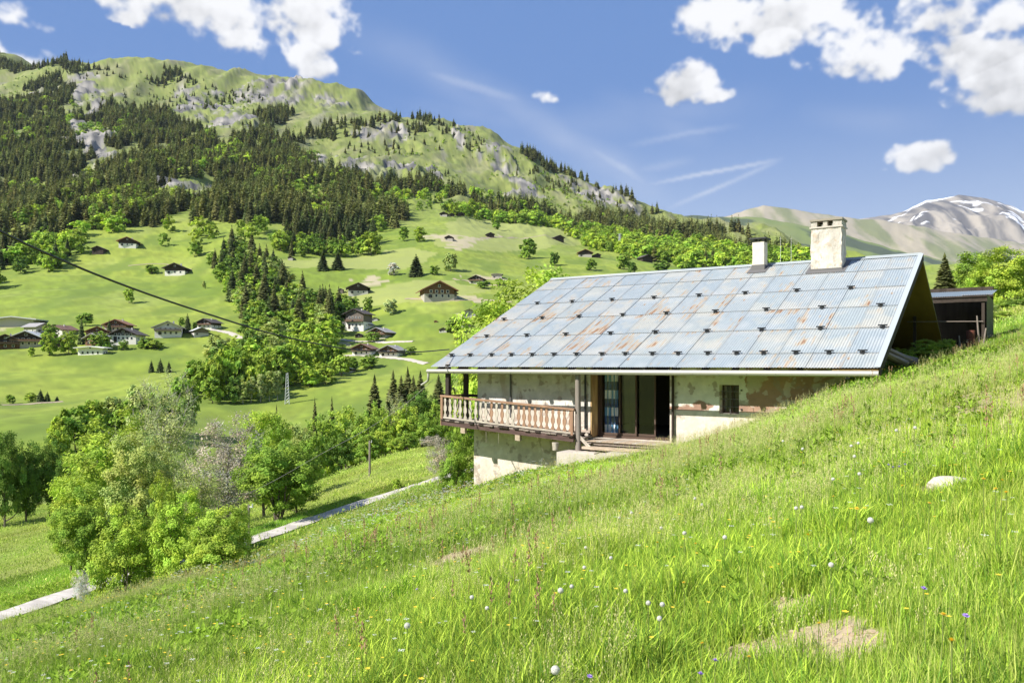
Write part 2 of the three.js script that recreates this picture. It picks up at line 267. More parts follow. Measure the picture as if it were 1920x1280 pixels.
const BROADLEAF = [
  [[395, 498], [442, 458], [500, 500], [545, 545], [600, 560], [640, 590], [640, 640], [590, 690], [540, 720], [470, 745], [400, 745], [360, 728], [400, 690], [462, 650], [470, 612], [452, 562], [420, 520]],
  [[1070, 440], [1180, 448], [1300, 470], [1420, 486], [1520, 490], [1500, 512], [1390, 508], [1240, 494], [1120, 468]],
  [[500, 456], [600, 470], [690, 470], [688, 480], [590, 482], [510, 470]], [[260, 405], [300, 385], [250, 375], [180, 380], [150, 410], [160, 440], [230, 420]],
  [[820, 398], [900, 398], [1000, 408], [1080, 430], [1020, 430], [930, 412], [840, 408]], [[395, 360], [440, 300], [440, 260], [410, 290], [385, 340]], [[60, 470], [130, 462], [180, 470], [110, 490], [60, 522]]].map((l) => outline(l, 130));
const ROCK = [
  [[105, 232], [165, 242], [206, 285], [204, 350], [160, 348], [155, 305], [110, 275]], [[118, 128], [160, 150], [205, 180], [196, 218], [162, 222], [135, 172]], [[320, 165], [400, 165], [492, 228], [470, 252], [420, 242], [360, 205]],
  [[505, 146], [605, 156], [570, 192], [520, 208], [440, 182]], [[662, 238], [735, 230], [795, 262], [725, 282], [680, 266]], [[580, 290], [700, 300], [805, 312], [832, 342], [760, 338], [650, 324], [580, 312]],
  [[835, 238], [900, 256], [960, 300], [1004, 368], [960, 362], [920, 312], [860, 262]], [[1058, 338], [1120, 338], [1200, 396], [1210, 408], [1130, 384], [1072, 368]], [[300, 335], [345, 335], [400, 340], [402, 372], [312, 372], [298, 358]], [[598, 176], [640, 182], [625, 205], [605, 200]],
  [[0, 190], [60, 175], [110, 165], [60, 185]]].map((l) => outline(l));
const BARE = [                                               // tracks, banks and diggings round the farms
  [[832, 440], [905, 446], [905, 452], [850, 470], [820, 462]], [[850, 522], [905, 516], [950, 520], [950, 530], [900, 528]], [[640, 636], [665, 640], [670, 655], [645, 656]], [[0, 598], [55, 598], [64, 612], [0, 616]],
  [[770, 442], [830, 440], [900, 444], [960, 440], [900, 450], [800, 450]], [[660, 528], [700, 524], [726, 530], [690, 540]], [[760, 556], [900, 560], [940, 570], [800, 568]], [[820, 596], [860, 590], [880, 600], [850, 606]]].map((l) => outline(l, 200));
const DRY = [[[500, 480], [760, 470], [830, 478], [760, 510], [600, 500], [500, 500]], [[880, 405], [990, 415], [1100, 440], [1000, 470], [880, 470], [800, 460]], [[640, 545], [800, 530], [930, 550], [800, 580], [660, 570]]].map((l) => outline(l, 250));
const earthSpots = [[1480, 1138, 0.2], [1470, 1205, 0.2], [1585, 1215, 0.2], [1500, 1060, 0.16], [1420, 1220, 0.2], [1790, 912, 0.45], [1905, 740, 1.6], [1560, 1190, 0.25], [870, 1040, 0.4], [800, 1010, 0.35], [290, 1110, 0.9], [380, 1120, 0.9]].map(([px, py, r]) => { const g = ground(px, py, 2.4, 60); return [g[0], g[2], r]; });
const earthAt = (x, z) => { let w = 0; for (const [a, b, r] of earthSpots) { const d = Math.hypot(x - a, z - b) / r; if (d < 1.6) w = Math.max(w, smooth(1.2, 0.5, d + (fbm(x * 3, z * 3, 3) - 0.5) * 1.2)); } return w; };

function ragged(x, z, r = Math.hypot(x, z)) { return [x + (fbm(x * 0.02, z * 0.02 + 90, 3) - 0.5) * Math.min(90, r * 0.05), z + (fbm(x * 0.02 + 50, z * 0.02, 3) - 0.5) * Math.min(160, r * 0.09)]; }
crags = ROCK;
function groundColor(x, z) {
  const r = Math.hypot(x, z), a = fbm(x * 0.012 + 5, z * 0.012, 4), b = fbm(x * 0.11, z * 0.11 + 3, 4), c = fbm(x * 0.7, z * 0.7, 3);
  let col = mix3([0.165, 0.235, 0.02], [0.245, 0.30, 0.035], clamp((a - 0.3) * 2.2));
  col = mix3(col, [0.135, 0.195, 0.018], 0.45 * smooth(0.5, 0.75, b));
  col = mix3(col, [0.26, 0.31, 0.07], 0.5 * smooth(0.52, 0.8, fbm(x * 0.05 + 60, z * 0.022, 4)));
  if (r < 130) { col = mix3(col, [0.24, 0.25, 0.075], 0.5 * smooth(0.45, 0.7, c)); if (r < 45) { const e = earthAt(x, z); col = mix3(col, mix3([0.46, 0.36, 0.25], [0.30, 0.21, 0.13], c), e); } }
  if (r > 130) {
    const [jx, jz] = ragged(x, z, r);
    const high = smooth(700, 1500, r);
    col = mix3(col, mix3([0.15, 0.19, 0.038], [0.225, 0.245, 0.07], clamp((b - 0.25) * 1.7)), high);
    if (high > 0) {
      col = mix3(col, [0.23, 0.215, 0.125], high * 0.5 * smooth(0.56, 0.7, fbm(x * 0.03 + 8, z * 0.008 + 2, 5)));
      col = mix3(col, [0.105, 0.135, 0.03], high * 0.6 * smooth(0.55, 0.68, fbm(x * 0.045 + 18, z * 0.03 + 2, 4)));
      col = mix3(col, [0.20, 0.185, 0.155], high * 0.6 * smooth(0.66, 0.74, fbm(x * 0.022 + 58, z * 0.0065 + 42, 5)));
    }
    const fine = fbm(x * 0.36, z * 0.2, 3); col = col.map((k) => k * (0.66 + 0.68 * fine));
    if (r < 750) col = mix3(col, [0.115, 0.18, 0.018], 0.7 * smooth(0.5, 0.66, fbm(x * 0.06 + 3, z * 0.035 + 77, 4)));
    for (const o of DRY) if (inside(o, jx, jz)) { col = mix3(col, [0.30, 0.33, 0.095], 0.75); break; }
    for (const o of ROCK) if (inside(o, jx, jz)) { const n = fbm(x * 0.035, z * 0.012, 5), k = smooth(0.4, 0.5, n); col = mix3(col, mix3([0.085, 0.085, 0.085], [0.33, 0.31, 0.275], clamp((fbm(x * 0.07 + 7, z * 0.05, 5) - 0.34) * 3)), k); break; }
    for (const o of BARE) if (inside(o, jx, jz)) { col = mix3(col, [0.44, 0.37, 0.26], 0.8 * smooth(0.35, 0.5, b)); break; }
  }
  return col;
}

// ---------------------------------------------------------------- the ground: one sheet, finest where it is near and in view
{
  const phis = [];
  for (let p = -Math.PI; p < -0.7; p += 0.03) phis.push(p);
  for (let p = -0.7; p < 0.7; p += 0.0021) phis.push(p);
  for (let p = 0.7; p < Math.PI; p += 0.03) phis.push(p);
  const rows = []; for (let r = 0.5; r < 3900; r *= r < 60 ? 1.017 : r < 500 ? 1.0145 : 1.0108) rows.push(r);
  const n = phis.length, P = new Float32Array((n * rows.length + 1) * 3), C = new Float32Array(P.length), idx = [];
  rows.forEach((r, j) => phis.forEach((p, i) => {
    const x = Math.sin(p) * r, z = -Math.cos(p) * r, o = (1 + j * n + i) * 3, c = groundColor(x, z);
    P[o] = x; P[o + 1] = height(x, z); P[o + 2] = z; C[o] = c[0]; C[o + 1] = c[1]; C[o + 2] = c[2];
  }));
  P[1] = height(0, 0); C[0] = 0.1; C[1] = 0.17; C[2] = 0.02;
  for (let i = 0; i < n; i++) idx.push(0, 1 + (i + 1) % n, 1 + i);
  for (let j = 0; j + 1 < rows.length; j++) for (let i = 0; i < n; i++) { const a = 1 + j * n + i, b = 1 + j * n + (i + 1) % n, c = a + n, d = b + n; idx.push(a, b, c, b, d, c); }
  const g = new THREE.BufferGeometry(); g.setAttribute('position', new THREE.BufferAttribute(P, 3)); g.setAttribute('color', new THREE.BufferAttribute(C, 3)); g.setIndex(idx); g.computeVertexNormals();
  structure('ground', g, mat(0xffffff, 1, { vertexColors: true }));
  console.log('ground', n, rows.length, idx.length / 3);
}
// the lane: pale worn asphalt
{
  const P = [], U = [], idx = [], pts = laneCurve.getSpacedPoints(160), w = 0.5;
  pts.forEach((p, i) => {
    const q = pts[Math.min(i + 1, pts.length - 1)], o = pts[Math.max(i - 1, 0)], dx = q.x - o.x, dz = q.z - o.z, l = Math.hypot(dx, dz), nx = -dz / l, nz = dx / l;
    for (let k = 0; k <= 6; k++) { const t = k / 3 - 1, ww = w * (1 + 0.5 * (fbm(i * 0.35, k > 3 ? 9 : 2, 3) - 0.5)); P.push(p.x + nx * t * ww, p.y + 0.03 - 0.03 * t * t, p.z + nz * t * ww); U.push(t * w * 0.3, i * 0.18); }
    if (i) for (let k = 0; k < 6; k++) { const a = (i - 1) * 7 + k, b = a + 7; idx.push(a, a + 1, b, a + 1, b + 1, b); }
  });
  const g = new THREE.BufferGeometry(); g.setAttribute('position', new THREE.Float32BufferAttribute(P, 3)); g.setAttribute('uv', new THREE.Float32BufferAttribute(U, 2)); g.setIndex(idx); g.computeVertexNormals();
  const t = texture(512, 512, (u, v) => { const n = tfbm(u, v, 6, 6), s = tfbm(u, v, 40, 2); return mix3([0.40, 0.37, 0.34], [0.66, 0.61, 0.56], clamp((n - 0.25) * 1.6 + (s - 0.5) * 0.35)); });
  structure('lane', g, mat(0xffffff, 0.95, { map: t }));
}
// farm tracks and a stony bank across the pastures
function track(name, list, width, m, d0) {
  const pts = new THREE.CatmullRomCurve3(list.map(([px, py]) => { const g = ground(px, py, d0); return new THREE.Vector3(g[0], g[1], g[2]); })).getSpacedPoints(90), P = [], idx = [];
  pts.forEach((p, i) => {
    const q = pts[Math.min(i + 1, 90)], o = pts[Math.max(i - 1, 0)], dx = q.x - o.x, dz = q.z - o.z, l = Math.hypot(dx, dz) || 1;
    for (const t of [-1, 0, 1]) { const w = width * (0.8 + 0.5 * noise2(i * 0.6, t + 5)), x = p.x - dz / l * t * w / 2, z = p.z + dx / l * t * w / 2; P.push(x, height(x, z) + (t ? 0.08 : 0.28), z); }
    if (i) for (let k = 0; k < 2; k++) { const s = (i - 1) * 3 + k, e = s + 3; idx.push(s, s + 1, e, s + 1, e + 1, e); }
  });
  const g = new THREE.BufferGeometry(); g.setAttribute('position', new THREE.Float32BufferAttribute(P, 3)); g.setIndex(idx); g.computeVertexNormals(); structure(name, g, m);
}
{ const gravel = mat([0.50, 0.45, 0.38], 1), mud = mat([0.36, 0.30, 0.2], 1);
  track('farm_track', [[600, 672], [660, 666], [735, 671], [775, 676], [800, 682]], 3.2, gravel, 180); track('farm_track', [[395, 617], [430, 624], [475, 640], [500, 652]], 3, gravel, 180); track('farm_track', [[640, 636], [690, 640], [740, 641], [775, 640]], 2.6, gravel, 200);
  track('farm_track', [[760, 560], [820, 563], [900, 562], [960, 566]], 2.6, mud, 250); track('farm_track', [[850, 522], [900, 533], [950, 535]], 3, mud, 250); track('farm_track', [[0, 760], [60, 757], [116, 753]], 2.2, mud, 170); track('farm_track', [[240, 498], [300, 495], [360, 505]], 1.8, mud, 300); track('farm_track', [[900, 446], [1000, 444], [1060, 452]], 3, mud, 400); }
// ---------------------------------------------------------------- far mountains beyond the pass
function range(name, sky, d0, d1, yb, paint, amp) {
  const nx = 400, ny = 140, P = [], C = [], idx = [], px0 = sky[0][0], px1 = sky[sky.length - 1][0];
  for (let i = 0; i <= nx; i++) {
    const px = lerp(px0, px1, i / nx); let k = 0; while (k < sky.length - 2 && sky[k + 1][0] < px) k++;
    const tt = clamp((px - sky[k][0]) / (sky[k + 1][0] - sky[k][0])), py = lerp(sky[k][1], sky[k + 1][1], tt) - (fbm(px * 0.03, 4, 4) - 0.5) * 8;
    for (let j = 0; j <= ny + 12; j++) {
      const t = j / ny, d = lerp(d0, d1, t), x = (px - CX) / F * d, top = EYE + (CY - py) / F * d1;
      let y = t <= 1 ? lerp(yb, top, Math.pow(t, 0.92)) : top * (1 - (t - 1) * 1.5);
      if (t <= 1) y += (ridged(x * 0.0011 + 4, d * 0.0007, 5) - 0.55) * amp * Math.sin(Math.PI * Math.min(1, t)) + (fbm(x * 0.006, d * 0.004, 5) - 0.5) * amp * 0.5 * (1.05 - t) + (ridged(x * 0.0045 + 9, d * 0.0016, 4) - 0.55) * amp * 0.3 * (1.03 - t);
      P.push(x, y, -d); C.push(...paint(x, y, d, clamp(t)));
    }
  }
  const m = ny + 13; for (let i = 0; i < nx; i++) for (let j = 0; j < m - 1; j++) { const a = i * m + j, b = a + m; idx.push(a, b, a + 1, b, b + 1, a + 1); }
  const g = new THREE.BufferGeometry(); g.setAttribute('position', new THREE.Float32BufferAttribute(P, 3)); g.setAttribute('color', new THREE.Float32BufferAttribute(C, 3)); g.setIndex(idx); g.computeVertexNormals();
  return structure(name, g, mat(0xffffff, 1, { vertexColors: true }));
}
range('mountain', [[900, 470], [1180, 440], [1270, 408], [1310, 404], [1370, 406], [1420, 409], [1480, 417], [1560, 432], [1640, 455], [1720, 478], [1800, 492], [2300, 520], [2900, 530]], 2600, 4200, 60, (x, y, d, t) => {
  const a = fbm(x * 0.002, d * 0.0016, 5), f = smooth(0.54, 0.6, fbm(x * 0.003 + 20, d * 0.003, 4)) * smooth(0.35, 0.5, t);
  return mix3(mix3([0.15, 0.20, 0.05], [0.26, 0.25, 0.11], clamp((a - 0.3) * 2.2)), [0.06, 0.085, 0.04], f);
}, 150);
range('mountain', [[1100, 470], [1300, 420], [1380, 400], [1432, 387], [1470, 389], [1540, 400], [1600, 408], [1660, 412], [1750, 430], [2000, 470], [2800, 520]], 4600, 6200, 200, (x, y, d, t) => mix3([0.17, 0.185, 0.085], [0.33, 0.29, 0.21], clamp((fbm(x * 0.012, d * 0.003, 6) - 0.42) * 4 + (t - 0.5))), 190);
range('mountain', [[1350, 460], [1540, 412], [1640, 407], [1690, 396], [1740, 377], [1775, 369], [1800, 366], [1840, 371], [1880, 381], [1920, 396], [2000, 400], [2100, 380], [2300, 420], [2900, 470]], 6400, 8600, 300, (x, y, d, t) => {
  const a = fbm(x * 0.0022, d * 0.0016 + 5, 5), s = smooth(0.655, 0.69, fbm(x * 0.003 + 3, d * 0.012 + 1, 6) + 0.015 * smooth(0.75, 0.95, t) - 0.06 * smooth(0.75, 0.5, t));
  const rock = mix3([0.095, 0.09, 0.09], [0.32, 0.285, 0.235], clamp((fbm(x * 0.011 + 4, d * 0.003, 6) - 0.36) * 3.6 + (a - 0.5) * 1.2));
  return mix3(mix3([0.25, 0.235, 0.15], rock, smooth(0.2, 0.5, t + (a - 0.5) * 0.6)), [0.8, 0.82, 0.85], s * smooth(0.45, 0.6, t));
}, 560);

// ---------------------------------------------------------------- the old farmhouse
const woodTex = texture(256, 256, (u, v) => { const n = tfbm(u, v, 3, 5, 8, 1), k = tfbm(u, v, 12, 3); return mix3([0.55, 0.5, 0.46], [1, 0.97, 0.93], clamp((n - 0.25) * 1.9 + (k - 0.5) * 0.3)); });
const M = {
  darkWood: mat([0.045, 0.033, 0.027], 0.85, { map: woodTex }), greyWood: mat([0.33, 0.29, 0.26], 0.9, { map: woodTex }), paleWood: mat([0.56, 0.47, 0.37], 0.9, { map: woodTex }), soffit: mat([0.42, 0.29, 0.11], 0.85, { map: woodTex }),
  brownWood: mat([0.40, 0.25, 0.17], 0.9, { map: woodTex }), whiteWood: mat([0.58, 0.54, 0.48], 0.85, { map: woodTex }), fascia: mat([0.12, 0.075, 0.07], 0.9, { map: woodTex }), log: mat([0.30, 0.27, 0.25], 0.95, { map: woodTex }),
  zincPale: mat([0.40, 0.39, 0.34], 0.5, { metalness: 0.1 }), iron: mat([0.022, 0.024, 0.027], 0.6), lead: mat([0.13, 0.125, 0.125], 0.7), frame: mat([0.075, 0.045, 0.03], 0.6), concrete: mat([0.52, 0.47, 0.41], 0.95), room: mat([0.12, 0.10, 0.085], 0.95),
  glass: new THREE.MeshPhysicalMaterial({ color: 0xffffff, roughness: 0.02, transmission: 1, thickness: 0, ior: 1.5, specularIntensity: 1 }), ochre: null, nearBlack: mat([0.07, 0.055, 0.045], 0.95, { map: woodTex }),  // last entry: very dark timber tone for barn, shed and window sheet
};
const planarUV = (g, f) => { const p = g.attributes.position, u = new Float32Array(p.count * 2); for (let i = 0; i < p.count; i++) { const q = f(p.getX(i), p.getY(i), p.getZ(i)); u[2 * i] = q[0]; u[2 * i + 1] = q[1]; } g.setAttribute('uv', new THREE.BufferAttribute(u, 2)); return g; };
{
  const BASE = -3.0, PITCH = 24.8 * Math.PI / 180, EAVE = 1.5, LEN = 14.3, RIDGE = 8.9, tan = Math.tan(PITCH);
  const house = thing('farmhouse', 'old alpine farmhouse with pale blue corrugated metal roof and peeling plaster walls', 'farmhouse', [HOUSE.x, BASE, HOUSE.z], HOUSE.turn);
  const add = (name, geo, m, parent = house) => part(name, (Array.isArray(geo) ? merge(geo) : geo).translate(0, -BASE, 0), m, parent);
  const slope = (g) => g.rotateX(PITCH).translate(0, EAVE, 0);         // x along the eave, -z up the slope, y off the roof

  // walls, weathered lime plaster: one picture, upper zones painted lighter to lift the eave shade
  const rough = (u, v, p) => tfbm(u, v, p, 5);
  const plaster = texture(1536, 640, (u, v) => {
    const X = u * 12.6 + 0.9, y = v * 6 - 3.7, n = fbm(X * 1.3, y * 1.3, 5), f = fbm(X * 7, y * 7, 4), s = fbm(X * 3.1 + 40, y * 0.9, 4);
    let c = mix3([0.56, 0.51, 0.43], [0.66, 0.59, 0.5], n);                                   // cream render
    if (y < 0.24) c = mix3([0.52, 0.46, 0.39], [0.70, 0.62, 0.54], clamp(n * 1.2));           // lower wall
    else if (X < 5.7) { c = mix3([0.56, 0.53, 0.49], [0.76, 0.72, 0.66], clamp((n - 0.25) * 1.8)); c = mix3(c, [0.42, 0.33, 0.26], 0.55 * smooth(0.55, 0.75, s)); if (y > 1.25) c = mix3(c, [0.47, 0.38, 0.28], 0.5 * smooth(0.35, 0.6, f)); }
    else if (X > 10.66 + (f - 0.5) * 0.25) {
      c = mix3([0.32, 0.185, 0.13], [0.42, 0.27, 0.2], n);
      c = mix3(c, [0.52, 0.46, 0.36], smooth(0.56, 0.66, fbm(X * 2.2 + 9, y * 2.2, 5) + 0.16 * smooth(11.8, 13, X)));
    } else { const drip = fbm(X * 1.1 + 3, y * 1.6 + 8, 5) + 0.18 * smooth(0.75, 0.3, y); c = mix3([0.66, 0.64, 0.57], [0.77, 0.74, 0.67], n); c = mix3(c, [0.33, 0.2, 0.15], smooth(0.66, 0.72, drip)); if (y > 1.2) c = mix3(c, [0.5, 0.42, 0.3], 0.6 * smooth(0.45, 0.65, s)); }
    c = mix3(c, [0.34, 0.27, 0.22], 0.7 * smooth(0.62, 0.7, fbm(X * 4 + 77, y * 4 + 12, 4)));
    c = mix3(c, [0.8, 0.76, 0.7], 0.35 * smooth(0.62, 0.7, fbm(X * 5 + 7, y * 5 + 2, 4)));
    return c.map((k) => k * (0.86 + 0.28 * f));
  });
  const wallBump = texture(512, 512, (u, v) => 0.65 * rough(u, v, 5) + 0.35 * rough(u, v, 24), false); wallBump.repeat.set(6, 3);
  const plasterMat = mat(0xffffff, 0.95, { map: plaster, bumpMap: wallBump, bumpScale: 0.02 });
  const wallUV = (g) => planarUV(g, (x, y) => [(x - 0.9) / 12.6, (y + 3.7) / 6]);
  const Zf = -1.1, Zi = -1.75, topY = 2.0, hole = [9.87, 10.45, 0.18, 1.01];
  add('front_wall', wallUV(merge([span(1.2, 5.65, -0.5, topY, Zi, Zf), span(5.65, 8.35, 1.66, topY, Zi, Zf), span(5.65, 8.35, -3.4, -0.74, Zi, Zf), span(8.35, hole[0], -3.4, topY, Zi, Zf), span(hole[1], 13.3, -3.4, topY, Zi, Zf), span(hole[0], hole[1], -3.4, hole[2], Zi, Zf), span(hole[0], hole[1], hole[3], topY, Zi, Zf)])), plasterMat);
  add('lower_wall', wallUV(span(1.07, 5.65, -3.6, -0.5, Zi, Zf + 0.04)), plasterMat);
  M.ochre = mat(0xffffff, 0.95, { map: texture(128, 512, (u, v) => mix3([0.30, 0.17, 0.07], [0.62, 0.44, 0.2], clamp((tfbm(u, v, 4, 5) - 0.25) * 1.8))), bumpMap: wallBump, bumpScale: 0.02 });
  add('door_reveal', span(5.652, 5.70, -0.72, 1.655, Zi, Zf - 0.002), M.ochre);
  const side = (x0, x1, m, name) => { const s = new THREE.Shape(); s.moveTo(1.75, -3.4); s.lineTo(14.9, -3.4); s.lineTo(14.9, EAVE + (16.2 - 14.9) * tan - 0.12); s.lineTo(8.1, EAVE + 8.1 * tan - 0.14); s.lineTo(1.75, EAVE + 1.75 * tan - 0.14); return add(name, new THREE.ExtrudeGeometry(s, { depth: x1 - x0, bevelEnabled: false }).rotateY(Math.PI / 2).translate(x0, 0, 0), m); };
  side(1.2, 1.7, M.concrete, 'end_wall'); side(10.72, 10.9, M.nearBlack, 'barn_wall');
  add('back_wall', span(1.7, 13.3, -3.4, 2.0, -14.9, -14.5), M.concrete);
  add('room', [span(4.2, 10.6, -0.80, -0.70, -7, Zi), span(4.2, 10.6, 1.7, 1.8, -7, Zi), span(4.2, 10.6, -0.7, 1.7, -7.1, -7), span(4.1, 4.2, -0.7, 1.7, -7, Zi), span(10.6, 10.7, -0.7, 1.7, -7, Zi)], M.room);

  // sliding door
  const door = add('sliding_door', [span(5.70, 8.33, -0.74, -0.66, -1.74, -1.5), span(5.70, 8.33, 1.60, 1.655, -1.74, -1.5), span(5.70, 5.76, -0.66, 1.6, -1.74, -1.5), span(8.27, 8.33, -0.66, 1.6, -1.74, -1.5)], M.frame);
  const leaf = (x0, x1, z, name) => { const f = add(name, [span(x0, x0 + 0.05, -0.65, 1.59, z - 0.02, z + 0.02), span(x1 - 0.05, x1, -0.65, 1.59, z - 0.02, z + 0.02), span(x0 + 0.05, x1 - 0.05, -0.65, -0.58, z - 0.02, z + 0.02), span(x0 + 0.05, x1 - 0.05, 1.53, 1.59, z - 0.02, z + 0.02)], M.frame, door); add('pane', new THREE.PlaneGeometry(x1 - x0 - 0.1, 2.11).translate((x0 + x1) / 2, 0.475, z), M.glass, door); return f; };
  leaf(5.77, 7.05, -1.56, 'fixed_leaf'); leaf(6.40, 7.66, -1.64, 'sliding_leaf');
  // barred window
  const win = add('window', [span(hole[0], hole[0] + 0.045, hole[2], hole[3], -1.42, -1.36), span(hole[1] - 0.045, hole[1], hole[2], hole[3], -1.42, -1.36), span(hole[0] + 0.045, hole[1] - 0.045, hole[2], hole[2] + 0.045, -1.42, -1.36), span(hole[0] + 0.045, hole[1] - 0.045, hole[3] - 0.045, hole[3], -1.42, -1.36), span(10.15, 10.175, hole[2] + 0.045, hole[3] - 0.045, -1.42, -1.36)], M.frame);
  for (const x of [[9.915, 10.15], [10.175, 10.405]]) add('pane', new THREE.PlaneGeometry(x[1] - x[0], hole[3] - hole[2] - 0.09).translate((x[0] + x[1]) / 2, (hole[2] + hole[3]) / 2, -1.39), M.glass, win);
  for (const y of [0.38, 0.6, 0.82]) add('bar', bar([hole[0], y, -1.2], [hole[1], y, -1.2], 0.011, 6), M.lead, win);
  add('bar', bar([10.16, hole[2], -1.2], [10.16, hole[3], -1.2], 0.011, 6), M.lead, win);
  for (const y of [0.32, 0.86]) add('hinge', span(10.5, 10.545, y - 0.02, y + 0.02, Zf, Zf + 0.03), M.iron, win);
  add('window_dark_sheet', span(hole[0] - 0.1, hole[1] + 0.1, hole[2] - 0.1, hole[3] + 0.1, -1.80, -1.752), M.nearBlack);  // added near-black sheet, painted darkness in place of the unlit room

  // roof: boards, rafters, and sheets laid in courses
  add('soffit', slope(span(0, 13.2, -0.075, -0.045, -RIDGE, -0.2)), M.soffit); add('gable_boards', slope(span(13.2, LEN, -0.075, -0.045, -RIDGE, 0.0)), M.soffit);
  for (let k = 0; k < 17; k++) add('rafter', slope(span(0.18 + k * 0.865, 0.29 + k * 0.865, -0.22, -0.076, -RIDGE + 0.1, 0.015)), M.darkWood);
  const rust = (seed, share) => texture(512, 512, (u, v) => {
    const n = tfbm(u + seed, v, 5, 6, 2, 1), st = tfbm(u, v + seed, 4, 4, 10, 1), k = tfbm(u, v, 6, 5), p = tfbm(u + 0.3, v + seed, 3, 5);
    let c = mix3([0.33, 0.37, 0.39], [0.43, 0.445, 0.445], clamp((k - 0.3) * 2));
    c = mix3(c, [0.30, 0.345, 0.37], 0.4 * smooth(0.5, 0.62, tfbm(u + 0.7, v + seed, 2, 4)));
    c = mix3(c, [0.49, 0.46, 0.395], 0.45 * smooth(0.50, 0.64, p));
    const r = n * 0.6 + st * 0.4 + share;
    c = mix3(c, [0.46, 0.335, 0.205], 0.7 * smooth(0.56, 0.68, r)); c = mix3(c, [0.27, 0.125, 0.055], 0.8 * smooth(0.665, 0.76, r));
    return c.map((q) => q * (0.93 + 0.14 * tfbm(u, v, 48, 2)));
  });
  const tex = [rust(0.1, -0.035), rust(0.37, 0.03), rust(0.61, 0.09)], tints = [[0.97, 0.99, 1.01], [1, 1, 1], [1.01, 1.0, 0.97], [0.94, 0.97, 1.0], [0.98, 1.0, 1.0]];
  const sheetMats = tex.flatMap((t, a) => tints.map((c) => mat(c, 0.6, { map: t })));
  const rnd = rng(11), cuts = [0, 0.93, 2.62, 4.27, 5.9, 7.52, RIDGE], nSheets = 16, wSheet = LEN / nSheets;
  const waves = (width, length, ou, ov, s0) => {                        // corrugated sheet, 76 mm pitch
    const n = Math.round(width / 0.076) * 6, P = [], U = [], I = [];
    for (let i = 0; i <= n; i++) for (let j = 0; j <= 1; j++) { const x = i / n * width; P.push(x, 0.011 * Math.cos(x / 0.076 * 2 * Math.PI) + (j ? 0.001 : 0.017), -j * length); U.push(ou + x * 0.42, ov + j * length * 0.3); }
    for (let i = 0; i < n; i++) { const a = i * 2; I.push(a, a + 2, a + 1, a + 2, a + 3, a + 1); }
    const g = new THREE.BufferGeometry(); g.setAttribute('position', new THREE.Float32BufferAttribute(P, 3)); g.setAttribute('uv', new THREE.Float32BufferAttribute(U, 2)); g.setIndex(I); g.computeVertexNormals(); return g;
  };
  cuts.slice(0, -1).forEach((s0, row) => {
    const len = cuts[row + 1] - s0 + (row < 5 ? 0.1 : 0);
    const variants = [0, 1, 2, 3, 4, 5, 6, 7].map((k) => slope(waves(wSheet + 0.03, len, rnd(), rnd(), s0)).translate(0, -BASE, 0));
    for (let i = 0; i < nSheets; i++) {
      const heavy = row >= 1 && row <= 3 ? rnd() : rnd() * 0.86, kind = heavy > 0.92 ? 2 : heavy > 0.5 ? 1 : 0;
      const m = part('roof_sheet', variants[Math.floor(rnd() * 8)], sheetMats[kind * 5 + Math.floor(rnd() * 5)], house);
      const lift = (i % 2) * 0.004 + rnd() * 0.006, s0j = s0 + (rnd() - 0.5) * 0.025; m.position.set(i * wSheet, s0j * Math.sin(PITCH) + lift * Math.cos(PITCH), -s0j * Math.cos(PITCH) + lift * Math.sin(PITCH));
    }
  });
  const back = waves(LEN, RIDGE, 0, 0, 0).rotateX(PITCH).rotateY(Math.PI).translate(LEN, EAVE, -2 * RIDGE * Math.cos(PITCH));
  add('rear_roof', back, sheetMats[0]);
  add('rear_boards', span(0, LEN, -0.075, -0.045, -RIDGE, 0).rotateX(PITCH).rotateY(Math.PI).translate(LEN, EAVE, -2 * RIDGE * Math.cos(PITCH)), M.soffit);
  const ry = EAVE + RIDGE * Math.sin(PITCH), rz = -RIDGE * Math.cos(PITCH);
  add('ridge_cap', [slope(span(0, LEN, 0.03, 0.038, -RIDGE - 0.01, -RIDGE + 0.16)), bar([0, ry + 0.035, rz], [LEN, ry + 0.035, rz], 0.035, 8)], sheetMats[3]);
  add('verge_trim', slope(span(LEN + 0.03, LEN + 0.045, -0.2, 0.035, -RIDGE, 0)), M.darkWood);
  add('verge_flashing', slope(span(LEN - 0.1, LEN + 0.05, 0.036, 0.042, -RIDGE, 0)), mat([0.40, 0.44, 0.47], 0.6));
  for (let row = 1; row < 6; row++) add('sheet_lap', slope(span(0, LEN, 0.006, 0.012, -cuts[row] + 0.012, -cuts[row] + 0.018)), M.lead);
  // snow guards hooked over the laps
  const guard = slope(merge([span(-0.12, 0.12, 0.075, 0.105, -0.015, 0.015), span(-0.03, 0.03, 0.0, 0.08, -0.012, 0.012), span(-0.05, 0.05, 0.024, 0.034, 0.0, 0.09), span(-0.06, -0.035, 0.02, 0.075, 0.0, 0.03), span(0.035, 0.06, 0.02, 0.075, 0.0, 0.03)])).translate(0, -BASE, 0);
  for (let row = 1; row < 5; row++) { const step = row === 1 ? 0.845 : 1.66, off = [0, 0.3, 0.75, 0.45, 1.0][row]; for (let x = off; x < LEN - 0.15; x += step) { const m = part('snow_guard', guard, M.iron, house), s = cuts[row] - 0.01; m.position.set(x + (rnd() - 0.5) * 0.12, s * Math.sin(PITCH), -s * Math.cos(PITCH)); } }
  // eaves gutter
  const gy = 1.365, gz = 0.09, gutter = add('gutter', new THREE.CylinderGeometry(0.076, 0.076, LEN + 0.1, 18, 1, true, 0, Math.PI).rotateX(Math.PI).rotateZ(Math.PI / 2).rotateX(-Math.PI / 2 + Math.PI).translate(LEN / 2 - 0.02, gy, gz), M.zincPale);
